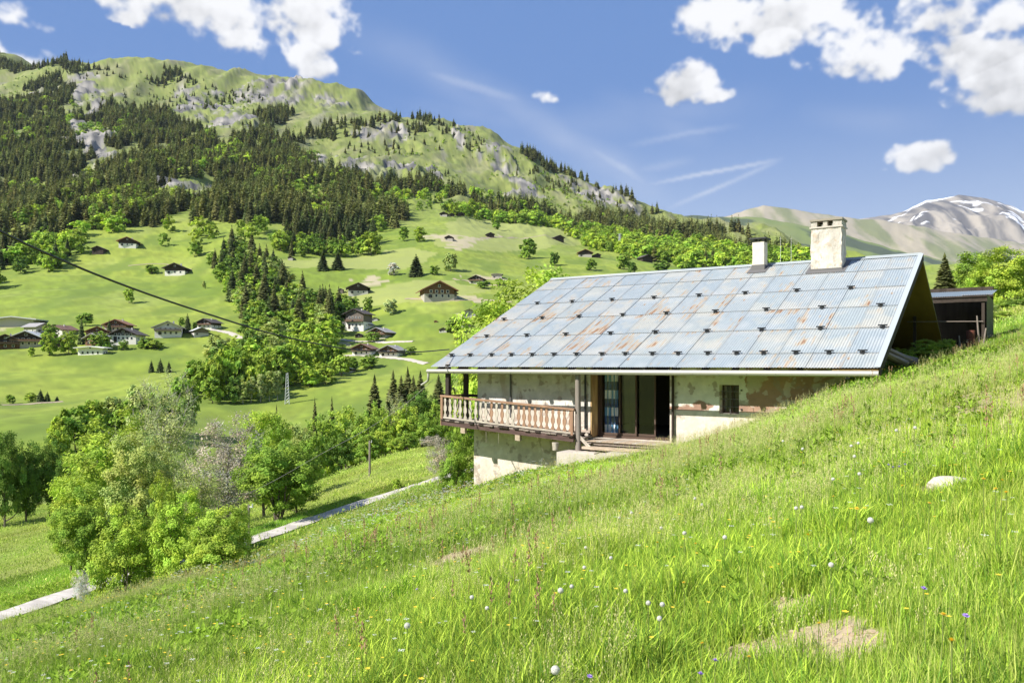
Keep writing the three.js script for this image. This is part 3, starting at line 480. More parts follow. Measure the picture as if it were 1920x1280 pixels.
  add('gutter_lip', bar([-0.07, gy, gz + 0.078], [LEN + 0.03, gy, gz + 0.07], 0.011, 8), M.zincPale, gutter);
  for (const x of [-0.07, LEN + 0.03]) add('gutter_end', new THREE.CircleGeometry(0.076, 18, Math.PI, Math.PI).rotateY(Math.PI / 2).translate(x, gy, gz), M.zincPale, gutter);
  const strap = merge([new THREE.TorusGeometry(0.081, 0.006, 5, 12, Math.PI).rotateX(Math.PI).rotateY(Math.PI / 2), bar([0, 0, -0.073], [0, 0.09, -0.11], 0.008, 5)]).translate(0, gy - BASE, gz);
  for (let k = 0; k < 19; k++) { const m = part('gutter_bracket', strap, M.zincPale, gutter); m.position.x = 0.35 + k * 0.765; }
  add('gutter_spout', tube([[-0.04, gy - 0.06, gz], [-0.04, gy - 0.22, gz], [-0.1, gy - 0.32, gz - 0.05], [-0.34, gy - 0.44, gz - 0.1], [-0.44, gy - 0.48, gz - 0.12]], 0.042, 24, 10), M.zincPale, gutter);

  // chimneys
  const stone = mat(0xffffff, 0.95, { map: texture(512, 512, (u, v) => { const n = tfbm(u, v, 4, 6), b = tfbm(u, v, 9, 4, 1, 2); let c = mix3([0.50, 0.46, 0.40], [0.72, 0.68, 0.61], clamp((n - 0.25) * 1.9)); c = mix3(c, [0.50, 0.36, 0.24], 0.5 * smooth(0.58, 0.7, b)); return mix3(c, [0.3, 0.26, 0.2], 0.5 * smooth(0.6, 0.7, tfbm(u + 0.5, v, 7, 5))); }), bumpMap: wallBump, bumpScale: 0.03 });
  const rubble = (x0, x1, y0, y1, z0, z1, a) => { const g = new THREE.BoxGeometry(x1 - x0, y1 - y0, z1 - z0, 14, 22, 10).translate((x0 + x1) / 2, (y0 + y1) / 2, (z0 + z1) / 2), p = g.attributes.position; for (let i = 0; i < p.count; i++) { const x = p.getX(i), y = p.getY(i), z = p.getZ(i), n = () => 0; p.setXYZ(i, x + (noise2(y * 9 + z * 5, x * 2) - 0.5) * a, y, z + (noise2(x * 9 + 30, y * 9) - 0.5) * a); } g.computeVertexNormals(); return g; };
  const ch = add('chimney', rubble(11.0, 12.0, 4.2, 6.24, -7.78, -7.06, 0.045), stone);
  add('ledge', span(10.96, 12.04, 6.24, 6.285, -7.82, -7.02), M.concrete, ch);
  for (const [a, b] of [[11.0, 11.2], [11.4, 11.54], [11.72, 12.0]]) add('cap_pier', rubble(a, b, 6.285, 6.48, -7.78, -7.06, 0.02), stone, ch);
  add('cap_slab', span(10.97, 12.03, 6.48, 6.545, -7.82, -7.02), mat([0.28, 0.25, 0.2], 0.95), ch);
  add('flashing', [slope(span(10.86, 12.14, 0.03, 0.04, -8.75, -7.55)), span(10.97, 12.03, 4.3, 4.86, -7.81, -7.03)], M.lead, ch);
  const ch2 = add('small_chimney', rubble(8.84, 9.26, 4.2, 6.02, -7.95, -7.53, 0.018), mat([0.70, 0.64, 0.54], 0.95, { bumpMap: wallBump, bumpScale: 0.02 }));
  for (const [x, z] of [[8.88, -7.91], [9.22, -7.91], [8.88, -7.57], [9.22, -7.57], [9.05, -7.57]]) add('cap_leg', span(x - 0.035, x + 0.035, 6.02, 6.12, z - 0.035, z + 0.035), M.lead, ch2);
  add('cap_slab', span(8.74, 9.36, 6.12, 6.17, -8.05, -7.43), M.iron, ch2);
  add('flashing', [slope(span(8.72, 9.38, 0.03, 0.04, -8.9, -8.0)), span(8.82, 9.28, 4.6, 5.2, -7.97, -7.51)], M.lead, ch2);

  // posts and pipes under the eave
  add('post', bar([5.76, -1.5, -0.12], [5.74, 1.45, -0.12], 0.092, 12, 0.085), M.log);
  add('post', span(0.62, 0.76, -0.3, 1.85, -1.17, -1.03), M.darkWood); add('post', span(0.62, 0.76, -0.3, 1.6, -0.16, -0.02), M.darkWood);
  add('drain_pipe', bar([5.5, -0.45, -1.04], [5.5, 1.6, -1.04], 0.035, 8), M.iron); add('drain_pipe', bar([8.47, -1.0, -1.03], [8.47, 1.6, -1.03], 0.042, 8), M.darkWood);
  add('drain_pipe', bar([2.62, -0.2, -1.05], [2.62, 1.65, -1.05], 0.03, 8), M.lead);
  add('wall_corner', wallUV(span(8.35, 8.41, -1.1, 1.66, Zf, Zf + 0.012)), plasterMat);

  // leaning balcony with sawn balusters
  const drop = (X) => -0.06 * (X - 0.55), bal = add('balcony', (() => { const g = span(0.5, 5.68, -0.47, -0.31, -0.02, 0.06), p = g.attributes.position; for (let i = 0; i < p.count; i++) p.setY(i, p.getY(i) + drop(p.getX(i))); g.computeVertexNormals(); return g; })(), M.fascia);
  const lean = (g) => { const p = g.attributes.position; for (let i = 0; i < p.count; i++) p.setY(i, p.getY(i) + drop(p.getX(i))); g.computeVertexNormals(); return g; };
  for (let k = 0; k < 26; k++) { const x = 0.5 + k * 0.2, dz = (rnd() - 0.3) * 0.09, dy = (rnd() - 0.5) * 0.02; add('floor_plank', lean(span(x + 0.008, x + 0.192, -0.31 + dy, -0.272 + dy, -1.06, 0.07 + dz)), rnd() < 0.4 ? M.darkWood : M.greyWood, bal); }
  for (const x of [0.7, 1.9, 3.1, 4.3, 5.4]) add('beam', lean(span(x - 0.07, x + 0.07, -0.45, -0.315, -1.12, -0.03)), M.darkWood, bal);
  for (const x of [1.42, 3.62]) add('bracket', lean(span(x - 0.09, x + 0.09, -0.66, -0.47, -0.08, 0.05)), M.paleWood, bal);
  add('handrail', lean(span(0.46, 5.7, 0.49, 0.555, -0.04, 0.07)), M.brownWood, bal); add('handrail', span(0.46, 0.56, 0.485, 0.55, -1.06, -0.05), M.brownWood, bal);
  add('bottom_rail', lean(span(0.48, 5.68, -0.235, -0.18, -0.01, 0.04)), M.whiteWood, bal); add('rear_rail', span(0.5, 1.2, 0.46, 0.56, -1.12, -1.07), M.darkWood, bal);
  const prof = [[0, 0.058], [0.06, 0.062], [0.12, 0.03], [0.17, 0.028], [0.24, 0.062], [0.34, 0.066], [0.42, 0.036], [0.48, 0.03], [0.55, 0.052], [0.6, 0.04], [0.67, 0.04]], sh = new THREE.Shape();
  prof.forEach(([y, w], i) => (i ? sh.lineTo(w, y) : sh.moveTo(w, y))); [...prof].reverse().forEach(([y, w]) => sh.lineTo(-w, y));
  const balGeo = new THREE.ExtrudeGeometry(sh, { depth: 0.024, bevelEnabled: false });
  for (let k = 0; k < 24; k++) { const x = 0.65 + k * 0.2135, worn = rnd() < smooth(1.5, 4.6, x) ? M.brownWood : M.whiteWood; const m = add('baluster', balGeo.clone().rotateZ((rnd() - 0.5) * 0.05).translate(x, -0.182 + drop(x), 0), worn, bal); m.castShadow = true; }
  for (let k = 0; k < 4; k++) add('baluster', balGeo.clone().rotateY(Math.PI / 2).translate(0.5, -0.182, -0.2 - k * 0.24), M.whiteWood, bal);
  add('corner_post', span(0.47, 0.56, -0.48, 0.5, -0.03, 0.06), M.brownWood, bal); add('corner_post', lean(span(5.58, 5.66, -0.31, 0.49, -0.03, 0.05)), M.brownWood, bal);
  for (const x of [2.35, 2.85]) add('loose_wire', tube([[x, -0.52, 0.0], [x + 0.02, -0.75, 0.02], [x, -0.98, 0.0]], 0.006, 8, 4), M.whiteWood, bal);
  add('hanging_pot', new THREE.CylinderGeometry(0.11, 0.085, 0.24, 14).translate(5.02, -0.95, 0.02), M.whiteWood, bal);

  // threshold deck, steps and concrete apron
  const deck = add('deck', [span(5.72, 8.5, -0.86, -0.765, -1.09, -0.28)], M.greyWood);
  for (let k = 0; k < 14; k++) add('deck_plank', span(5.72 + k * 0.199, 5.91 + k * 0.199, -0.765, -0.735, -1.095, -0.22), k % 3 ? M.paleWood : M.whiteWood, deck);
  add('lower_step', span(5.95, 8.52, -0.98, -0.9, -0.28, 0.02), M.paleWood, deck);
  const apron = wallUV(span(5.35, 8.45, -1.6, -1.06, -1.09, 0.5)); add('apron', apron, M.concrete);
  add('apron_rubble', [span(7.0, 8.3, -1.06, -0.99, 0.05, 0.42), span(5.9, 6.6, -1.06, -1.03, 0.1, 0.45)], M.concrete);
  const steps = add('steps', [0, 1].map((k) => new THREE.BoxGeometry(0.78, 0.1, 0.04).rotateZ(-0.72).translate(6.03, -0.82, -0.62 + k * 0.5)), M.whiteWood);
  for (let k = 0; k < 3; k++) add('tread', span(5.76 + k * 0.2, 5.98 + k * 0.2, -0.66 - k * 0.16, -0.63 - k * 0.16, -0.6, -0.14), M.greyWood, steps);

  // checked curtain behind the glass
  const cur = []; { const nx = 60, ny = 2, P = [], U = [], I = []; for (let i = 0; i <= nx; i++) for (let j = 0; j <= ny; j++) { const t = i / nx; P.push(5.80 + t * 0.5, -0.62 + j / ny * 2.14 - BASE, -1.80 + 0.035 * Math.sin(t * 26)); U.push(t * 1.0, j / ny * 2.14); } for (let i = 0; i < nx; i++) for (let j = 0; j < ny; j++) { const a = i * (ny + 1) + j, b = a + ny + 1; I.push(a, b, a + 1, b, b + 1, a + 1); } const g = new THREE.BufferGeometry(); g.setAttribute('position', new THREE.Float32BufferAttribute(P, 3)); g.setAttribute('uv', new THREE.Float32BufferAttribute(U, 2)); g.setIndex(I); g.computeVertexNormals(); cur.push(g); }
  const checks = texture(256, 256, (u, v) => { const a = Math.floor(u * 4) % 4, b = Math.floor(v * 4) % 4, k = (a * 2 + b) % 4; return [[0.75, 0.78, 0.8], [0.03, 0.10, 0.26], [0.10, 0.28, 0.46], [0.04, 0.07, 0.12]][k].map((c) => c * (0.9 + 0.2 * noise2(u * 90, v * 90))); });
  checks.repeat.set(1.6, 0.9);
  const curtain = top('curtain', cur[0], mat(0xffffff, 0.9, { map: checks }), 'blue and white checked curtain hanging behind the glass door', 'curtain');
  curtain.position.set(HOUSE.x, BASE, HOUSE.z); curtain.rotation.y = HOUSE.turn;

  // open shed behind the gable
  const shed = thing('open_shed', 'black open-fronted shed with corrugated side behind the farmhouse gable', 'shed', [HOUSE.x, -0.22, HOUSE.z], HOUSE.turn);
  const put = (name, geo, m, parent = shed) => part(name, geo, m, parent);
  const sheetV = (w, l) => waves(w, l, 0.2, 0.4, 0);
  put('roof', [sheetV(3.2, 3.5).rotateX(0.13).translate(12.9, 4.28, -11.7)], mat([0.22, 0.27, 0.30], 0.6));
  put('roof_patch', [sheetV(0.9, 0.35).rotateX(0.13).translate(15.15, 4.305, -11.69)], mat([0.6, 0.55, 0.47], 0.8));
  put('side_wall', sheetV(3.4, 3.6).rotateZ(Math.PI / 2).rotateX(0).rotateY(0).translate(15.95, 0.95, -11.85), mat([0.06, 0.06, 0.065], 0.6));
  put('rear_wall', span(13.0, 15.95, 0.8, 4.9, -15.5, -15.4), M.nearBlack);
  for (const x of [13.6, 15.82]) put('post', span(x - 0.05, x + 0.05, 1.0, 4.2, -11.95, -11.85), M.nearBlack);
  put('lintel', span(13.3, 15.95, 4.08, 4.25, -11.95, -11.8), M.nearBlack); put('cross_bar', bar([13.35, 3.42, -11.78], [15.82, 3.36, -11.78], 0.018, 6), M.greyWood);
}

// ---------------------------------------------------------------- trees
function tubes(segs, sides) {                                 // tapered limbs: [a, b, ra, rb]
  const P = [], Nn = [], U = [], I = [];
  for (const [a, b, ra, rb] of segs) {
    const d = new THREE.Vector3().subVectors(b, a), L = d.length(); if (L < 1e-5) continue; d.divideScalar(L);
    const s = new THREE.Vector3(Math.abs(d.y) > 0.9 ? 1 : 0, Math.abs(d.y) > 0.9 ? 0 : 1, 0).cross(d).normalize(), t = new THREE.Vector3().crossVectors(d, s), o = P.length / 3;
    for (let k = 0; k <= sides; k++) { const w = k / sides * 2 * Math.PI, nx = s.x * Math.cos(w) + t.x * Math.sin(w), ny = s.y * Math.cos(w) + t.y * Math.sin(w), nz = s.z * Math.cos(w) + t.z * Math.sin(w); P.push(a.x + nx * ra, a.y + ny * ra, a.z + nz * ra, b.x + nx * rb, b.y + ny * rb, b.z + nz * rb); Nn.push(nx, ny, nz, nx, ny, nz); U.push(k / sides, 0, k / sides, L * 3); }
    for (let k = 0; k < sides; k++) { const i = o + k * 2; I.push(i, i + 2, i + 1, i + 2, i + 3, i + 1); }
  }
  const g = new THREE.BufferGeometry(); g.setAttribute('position', new THREE.Float32BufferAttribute(P, 3)); g.setAttribute('normal', new THREE.Float32BufferAttribute(Nn, 3)); g.setAttribute('uv', new THREE.Float32BufferAttribute(U, 2)); g.setIndex(I); return g;
}
class Leaves {
  constructor() { this.P = []; this.C = []; this.I = []; }
  add(c, dir, nrm, len, wid, col) {                           // a folded, pointed leaf
    const s = new THREE.Vector3().crossVectors(dir, nrm).normalize().multiplyScalar(wid / 2), o = this.P.length / 3, f = nrm.clone().multiplyScalar(wid * 0.18);
    const q = [c.x - dir.x * len / 2, c.y - dir.y * len / 2, c.z - dir.z * len / 2, c.x + s.x + f.x, c.y + s.y + f.y, c.z + s.z + f.z, c.x + dir.x * len / 2, c.y + dir.y * len / 2, c.z + dir.z * len / 2, c.x - s.x + f.x, c.y - s.y + f.y, c.z - s.z + f.z];
    this.P.push(...q); for (let k = 0; k < 4; k++) this.C.push(...col); this.I.push(o, o + 1, o + 2, o, o + 2, o + 3);
  }
  build() { const g = new THREE.BufferGeometry(); g.setAttribute('position', new THREE.Float32BufferAttribute(this.P, 3)); g.setAttribute('color', new THREE.Float32BufferAttribute(this.C, 3)); g.setIndex(this.I); g.computeVertexNormals(); return g; }
}
const V = (x, y, z) => new THREE.Vector3(x, y, z);
// one broadleaf tree, 1 m high, to be scaled: o = clusters, leaves each, leaf length, crown half width, crown foot, stems, twig share
function broadleaf(seed, o) {
  const r = rng(seed), g = o.width, foot = o.foot, nodes = [], segs = [], centres = [];
  const cy = (1 + foot) / 2, ry = (1 - foot) / 2;
  const stems = o.stems ?? 1;
  for (let s = 0; s < stems; s++) {
    const lean = stems > 1 ? V((r() - 0.5) * 0.6, 1, (r() - 0.5) * 0.6) : V((r() - 0.5) * 0.16, 1, (r() - 0.5) * 0.16), h = stems > 1 ? 0.45 + r() * 0.3 : 0.72;
    let p = V((stems > 1 ? r() - 0.5 : 0) * 0.06, -0.04, (stems > 1 ? r() - 0.5 : 0) * 0.06), rad = (o.girth ?? 0.022) / Math.sqrt(stems);
    nodes.push({ p, rad });
    for (let k = 1; k <= 7; k++) { const q = V(p.x + lean.x * h / 7 + (r() - 0.5) * 0.025, p.y + lean.y * h / 7, p.z + lean.z * h / 7 + (r() - 0.5) * 0.025), r2 = rad * 0.87; segs.push([p, q, rad, r2]); p = q; rad = r2; nodes.push({ p, rad }); }
  }
  for (let k = 0, guard = 0; k < o.clusters && guard < o.clusters * 40; guard++) {
    const u = r() * 2 - 1, w = r() * 2 * Math.PI, rr = Math.pow(r(), 0.45), e = o.full && u < 0 ? Math.sqrt(1 - 0.45 * u * u) : Math.sqrt(1 - u * u);
    const bulge = (o.stems > 5 ? 0.9 : 0.72) + (o.stems > 5 ? 0.2 : 0.5) * noise2(w * 1.1 + seed * 3.7, u * 2 + seed), x = e * Math.cos(w) * rr * g * bulge, z = e * Math.sin(w) * rr * g * bulge, y = cy + u * rr * ry * (0.8 + 0.3 * noise2(w * 0.9 + seed, u * 1.5 + 9));
    if (centres.some((c) => (c.x - x) ** 2 + (c.z - z) ** 2 + (c.y - y) ** 2 < (o.gap ?? 0.05) ** 2)) continue;
    centres.push(V(x, y, z)); k++;
  }
  centres.sort((a, b) => Math.hypot(a.x, a.y - foot, a.z) - Math.hypot(b.x, b.y - foot, b.z));
  const lv = new Leaves(), tw = [];
  for (const c of centres) {
    let best = null, bd = 9; for (const n of nodes) { const d = n.p.distanceTo(c) + Math.max(0, n.p.y - c.y + 0.03) * 3; if (d < bd) { bd = d; best = n; } }
    const mid = best.p.clone().lerp(c, 0.5); mid.y -= 0.03 * bd; mid.x += (r() - 0.5) * 0.04; mid.z += (r() - 0.5) * 0.04;
    const r0 = Math.min(best.rad * 0.75, 0.006 + 0.014 * bd), r1 = r0 * 0.75, r2 = r0 * 0.45;
    segs.push([best.p, mid, r0, r1], [mid, c, r1, r2]); nodes.push({ p: mid, rad: r1 }, { p: c, rad: r2 });
    if (o.twigs) for (let k = 0; k < o.twigs; k++) { const d = V(r() - 0.5 + c.x * 1.2, r() * 0.9 - 0.1, r() - 0.5 + c.z * 1.2).normalize(); tw.push([c, c.clone().addScaledVector(d, o.reach * (0.7 + r() * 0.9)), 0.0016, 0.0006]); }
    const tone = 0.74 + 0.52 * r(), warm = (r() - 0.5) * 0.2;
    for (let k = 0; k < o.leaves; k++) {
      const q = V(r() + r() - 1, (r() + r() - 1) * 0.72, r() + r() - 1).multiplyScalar(o.reach).add(c), out = V(q.x, (q.y - cy) * 0.8 + 0.25, q.z).normalize();
      const nrm = V(out.x + (r() - 0.5) * 1.5, out.y + (r() - 0.5) * 1.5 + 0.3, out.z + (r() - 0.5) * 1.5).normalize(), dir = V(r() - 0.5, r() - 0.65, r() - 0.5).cross(nrm).normalize(), t = tone * (0.85 + 0.3 * r()), L = o.leaf * (0.7 + 0.6 * r());
      lv.add(q, dir, nrm, L, L * (o.slim ?? 0.62), [t * (1 + warm + (r() - 0.5) * 0.12), t, t * (1 - warm)]);
    }
  }
  return { trunk: tubes([...segs, ...tw.map((q) => [q[0], q[1], q[2], q[3]])], o.sides ?? 6), crown: lv.build() };
}
// one spruce, 1 m high
function spruce(seed, boughs, half) {
  const r = rng(seed), lv = new Leaves();
  for (let k = 0; k < boughs; k++) {                          // boughs wound up the stem, shorter and denser towards the tip
    const f = 1 - Math.pow(1 - (k + r()) / boughs, 0.62), y = 0.05 + 0.93 * f, w = k * 2.39996 + r() * 0.9, R = half * (Math.pow(1 - f, 0.78) * (0.8 + 0.4 * r()) + 0.035), droop = -0.35 - 0.35 * r() + f * 0.35;
    const d = V(Math.cos(w), droop, Math.sin(w)).normalize(), side = V(-Math.sin(w), 0, Math.cos(w)), tone = 0.72 + 0.56 * r(), wid = Math.min(R * 0.95, half * 0.62);
    const c = V(Math.cos(w) * R * 0.52, y + droop * R * 0.5, Math.sin(w) * R * 0.52), nrm = V().crossVectors(side, d).negate().addScaledVector(side, (r() - 0.5) * 1.3).normalize();
    lv.add(c, d, nrm, R * 1.1, wid, [tone * (1 + (r() - 0.5) * 0.15), tone, tone * 0.95]);
  }
  for (const n of [V(1, 0, 0), V(0, 0, 1)]) lv.add(V(0, 0.95, 0), V(0, 1, 0), n, 0.12, half * 0.16, [0.9, 0.9, 0.9]);
  return { trunk: tubes([[V(0, -0.04, 0), V(0, 0.5, 0), 0.014, 0.009], [V(0, 0.5, 0), V(0, 0.95, 0), 0.009, 0.002]], 6), crown: lv.build() };
}
const leafMat = (c, tr = 0.32) => new THREE.MeshPhysicalMaterial({ color: rgb(...c), roughness: 0.95, transmission: tr, thickness: 0, vertexColors: true, side: THREE.DoubleSide, specularIntensity: 0.25 });
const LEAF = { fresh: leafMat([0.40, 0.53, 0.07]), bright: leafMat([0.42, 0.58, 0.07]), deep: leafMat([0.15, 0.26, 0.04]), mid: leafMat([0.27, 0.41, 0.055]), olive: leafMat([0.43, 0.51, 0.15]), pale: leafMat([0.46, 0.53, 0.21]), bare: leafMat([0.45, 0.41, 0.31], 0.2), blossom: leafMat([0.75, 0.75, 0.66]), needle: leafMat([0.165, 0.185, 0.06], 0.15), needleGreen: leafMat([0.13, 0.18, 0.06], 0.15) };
const bark = mat([0.16, 0.13, 0.105], 0.95), barkPale = mat([0.36, 0.33, 0.30], 0.95);
const NEAR = { ash: [1, 2, 3].map((s) => broadleaf(s, { clusters: 150, leaves: 104, leaf: 0.026, reach: 0.066, width: 0.34, foot: 0.06, girth: 0.018, slim: 0.5 })), round: [4, 5, 6].map((s) => broadleaf(s, { clusters: 150, leaves: 104, leaf: 0.028, reach: 0.08, width: 0.42, foot: 0.07, girth: 0.024 })), bush: [7, 8, 9].map((s) => broadleaf(s, { clusters: 150, leaves: 110, leaf: 0.031, reach: 0.09, width: 0.44, foot: -0.16, full: 1, girth: 0.02, stems: 6 })),
  many: [10, 11].map((s) => broadleaf(s, { clusters: 150, leaves: 100, leaf: 0.025, reach: 0.07, width: 0.44, foot: 0.14, girth: 0.03, stems: 5 })), bare: [12, 13].map((s) => broadleaf(s, { clusters: 170, leaves: 56, leaf: 0.02, reach: 0.075, width: 0.38, foot: 0.08, girth: 0.02, twigs: 5, sides: 3 })), spruce: [14, 15].map((s) => spruce(s, 1500, 0.2)) };
const MID = { round: [21, 22, 23, 24].map((s) => broadleaf(s, { clusters: 70, leaves: 36, leaf: 0.098, reach: 0.1, width: 0.42, foot: 0.03, full: 1, gap: 0.04, sides: 4 })), tall: [25, 26].map((s) => broadleaf(s, { clusters: 60, leaves: 34, leaf: 0.062, reach: 0.085, width: 0.24, foot: 0.1, gap: 0.04, sides: 4 })), spruce: [27, 28, 29].map((s) => spruce(s, 360, 0.21)) };
const STREAM = { round: [41, 42, 43].map((s) => broadleaf(s, { clusters: 105, leaves: 40, leaf: 0.05, reach: 0.085, width: 0.42, foot: 0.02, gap: 0.045, sides: 4, full: 1 })) };
const RAVINE = { round: [44, 45, 46].map((s) => broadleaf(s, { clusters: 48, leaves: 24, leaf: 0.12, reach: 0.115, width: 0.42, foot: 0.0, gap: 0.045, sides: 3, full: 1 })) };
const FAR = { round: [31, 32, 33].map((s) => broadleaf(s, { clusters: 26, leaves: 18, leaf: 0.15, reach: 0.14, width: 0.44, foot: 0.0, full: 1, gap: 0.05, sides: 3 })), spruce: [34, 35, 36].map((s) => spruce(s, 110, 0.22)) };
const treeRnd = rng(77);
function tree(name, label, group, set, leaf, x, z, H, W, wood = bark) {
  const t = thing(name, label, /bush|shrub/.test(name) ? 'bush' : 'tree', [x, height(x, z), z], treeRnd() * 6.28, group), v = set[Math.floor(treeRnd() * set.length)];
  const nat = set.half ?? (set.half = (() => { v.crown.computeBoundingBox(); const b = v.crown.boundingBox; return (b.max.x - b.min.x + b.max.z - b.min.z) / 4; })());
  v.crown.computeBoundingBox(); const hN = v.crown.boundingBox.max.y;
  const sy = H / hN, sx = W ? W / 2 / nat : sy; t.scale.set(sx, sy, sx);
  part('trunk', v.trunk, wood, t); part('crown', v.crown, leaf, t); return t;
}
// a tree that stands at distance d on the ground, in line with a column of the photograph and reaching up to a row of it
function stand(name, label, group, set, leaf, px, topRow, d, wpx, wood) { const x = (px - CX) / F * d, z = -d, H = EYE + (CY - topRow) / F * d - height(x, z); return tree(name, label, group, set, leaf, x, z, Math.max(H, 0.6), wpx ? wpx / F * d : 0, wood); }

// the clump by the lane
stand('ash_tree', 'tall airy ash with fresh green leaves, largest of the clump by the lane', N, NEAR.ash, LEAF.fresh, 195, 760, 36, 190);
stand('ash_tree', 'slender ash with yellow-green leaves rising behind the bushes by the lane', N, NEAR.ash, LEAF.olive, 262, 800, 33, 125);
stand('ash_tree', 'low spreading ash reaching over the lane beside the white hawthorn', N, NEAR.ash, LEAF.mid, 158, 905, 32, 110);
stand('half_bare_tree', 'pale half-bare tree topping the clump, just coming into leaf', N, NEAR.bare, LEAF.pale, 300, 690, 54, 175, barkPale);
stand('ash_tree', 'olive green ash below the pale half-bare tree', N, NEAR.ash, LEAF.olive, 300, 830, 42, 130);
stand('half_bare_tree', 'grey leafless tree with fine branches between the ash clump and the bright maple', N, NEAR.bare, LEAF.bare, 425, 768, 46, 170, barkPale);
stand('half_bare_tree', 'grey twiggy tree in front of the leafless one, low branches', N, NEAR.bare, LEAF.olive, 375, 850, 40, 120, barkPale);
stand('maple_tree', 'bright yellow-green maple behind the many-stemmed tree', N, NEAR.round, LEAF.bright, 495, 768, 58, 120);
stand('many_stemmed_tree', 'many-stemmed dark tree standing beside the lane, casting shade over it', N, NEAR.many, LEAF.mid, 524, 818, 41, 180);
stand('young_tree', 'single-stemmed tree beside the many-stemmed one on the lane', N, NEAR.ash, LEAF.mid, 556, 835, 43, 105);
stand('bush', 'broad green bush, leftmost of the three on the meadow edge', N, NEAR.bush, LEAF.fresh, 236, 934, 22.6, 140);
stand('bush', 'bright yellow-green bush, middle one of the three on the meadow edge', N, NEAR.bush, LEAF.bright, 342, 908, 22.2, 122);
stand('bush', 'leafy silvery green bush, nearest of the three on the meadow edge', N, NEAR.bush, LEAF.fresh, 414, 942, 21, 142);
stand('bush', 'small green bush filling the gap beside the silvery bush', N, NEAR.bush, LEAF.fresh, 448, 940, 28, 60);
stand('ash_tree', 'young ash with fresh leaves left of the largest ash, low to the field', N, NEAR.ash, LEAF.fresh, 132, 880, 38, 90);
stand('bush', 'fresh green bush between the ash clump and the grey leafless tree', N, NEAR.bush, LEAF.fresh, 305, 880, 30, 90);
stand('hawthorn_shrub', 'small white flowering hawthorn at the bend of the lane', N, NEAR.bare, LEAF.blossom, 152, 1066, 27.5, 34);
// dark group across the field
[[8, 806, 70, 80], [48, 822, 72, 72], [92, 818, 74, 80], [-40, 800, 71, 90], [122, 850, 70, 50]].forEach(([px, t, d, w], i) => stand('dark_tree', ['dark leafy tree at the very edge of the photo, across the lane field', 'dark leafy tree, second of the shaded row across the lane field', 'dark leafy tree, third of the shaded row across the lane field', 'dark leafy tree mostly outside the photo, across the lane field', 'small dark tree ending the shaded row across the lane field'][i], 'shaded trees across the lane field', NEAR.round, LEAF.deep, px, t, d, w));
// the wooded stream below the farm
const stream = 'trees along the wooded stream';
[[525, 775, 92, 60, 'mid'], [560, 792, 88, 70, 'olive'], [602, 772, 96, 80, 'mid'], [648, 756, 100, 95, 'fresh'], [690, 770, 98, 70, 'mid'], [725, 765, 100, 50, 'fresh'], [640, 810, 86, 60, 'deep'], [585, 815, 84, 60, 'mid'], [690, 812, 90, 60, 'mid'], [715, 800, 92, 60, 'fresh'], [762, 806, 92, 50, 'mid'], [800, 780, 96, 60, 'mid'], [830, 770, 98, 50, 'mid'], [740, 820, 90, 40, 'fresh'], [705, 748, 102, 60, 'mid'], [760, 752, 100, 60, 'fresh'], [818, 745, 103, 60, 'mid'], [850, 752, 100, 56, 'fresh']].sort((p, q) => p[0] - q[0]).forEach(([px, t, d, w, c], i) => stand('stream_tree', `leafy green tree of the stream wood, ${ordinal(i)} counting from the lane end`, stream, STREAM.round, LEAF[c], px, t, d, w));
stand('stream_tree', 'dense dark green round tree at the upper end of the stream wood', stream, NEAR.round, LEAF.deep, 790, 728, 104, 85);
stand('half_bare_tree', 'pale buff half-bare tree between green trees of the stream wood', N, NEAR.bare, LEAF.pale, 742, 738, 103, 62, barkPale);
stand('bush', 'pale bare thorn bush at the foot of the stream wood', N, NEAR.bare, LEAF.bare, 808, 816, 82, 48, barkPale);
const darkSpruces = 'spruces over the stream wood';
[[518, 756, 112], [590, 742, 125], [622, 741, 127], [702, 700, 116], [737, 692, 118], [764, 685, 120], [788, 694, 117], [822, 700, 112], [845, 704, 112], [862, 710, 114], [752, 702, 115], [775, 702, 115]].sort((p, q) => p[0] - q[0]).forEach(([px, t, d], i) => stand('spruce_tree', `brownish dark spruce over the stream wood, ${ordinal(i)} counting towards the farmhouse`, darkSpruces, NEAR.spruce, LEAF.needle, px, t, d, px < 650 ? 34 : 86));
const valley = 'broadleaf trees in the valley bottom';
[[112, 778, 140, 50, 'fresh'], [140, 760, 145, 65, 'mid'], [172, 748, 150, 65, 'fresh'], [208, 742, 155, 60, 'olive'], [238, 748, 150, 55, 'mid'], [262, 720, 165, 55, 'olive'], [345, 706, 170, 60, 'mid'], [190, 775, 135, 55, 'mid'], [250, 770, 130, 60, 'fresh'], [300, 735, 160, 60, 'mid']].forEach(([px, t, d, w, c], i) => stand('valley_tree', `${['fresh', 'plain', 'shaded', 'pale', 'leafy'][i % 5]} green tree above the dark row, ${ordinal(i)} one counting towards the farmhouse`, valley, MID.round, LEAF[c], px, t, d, w));
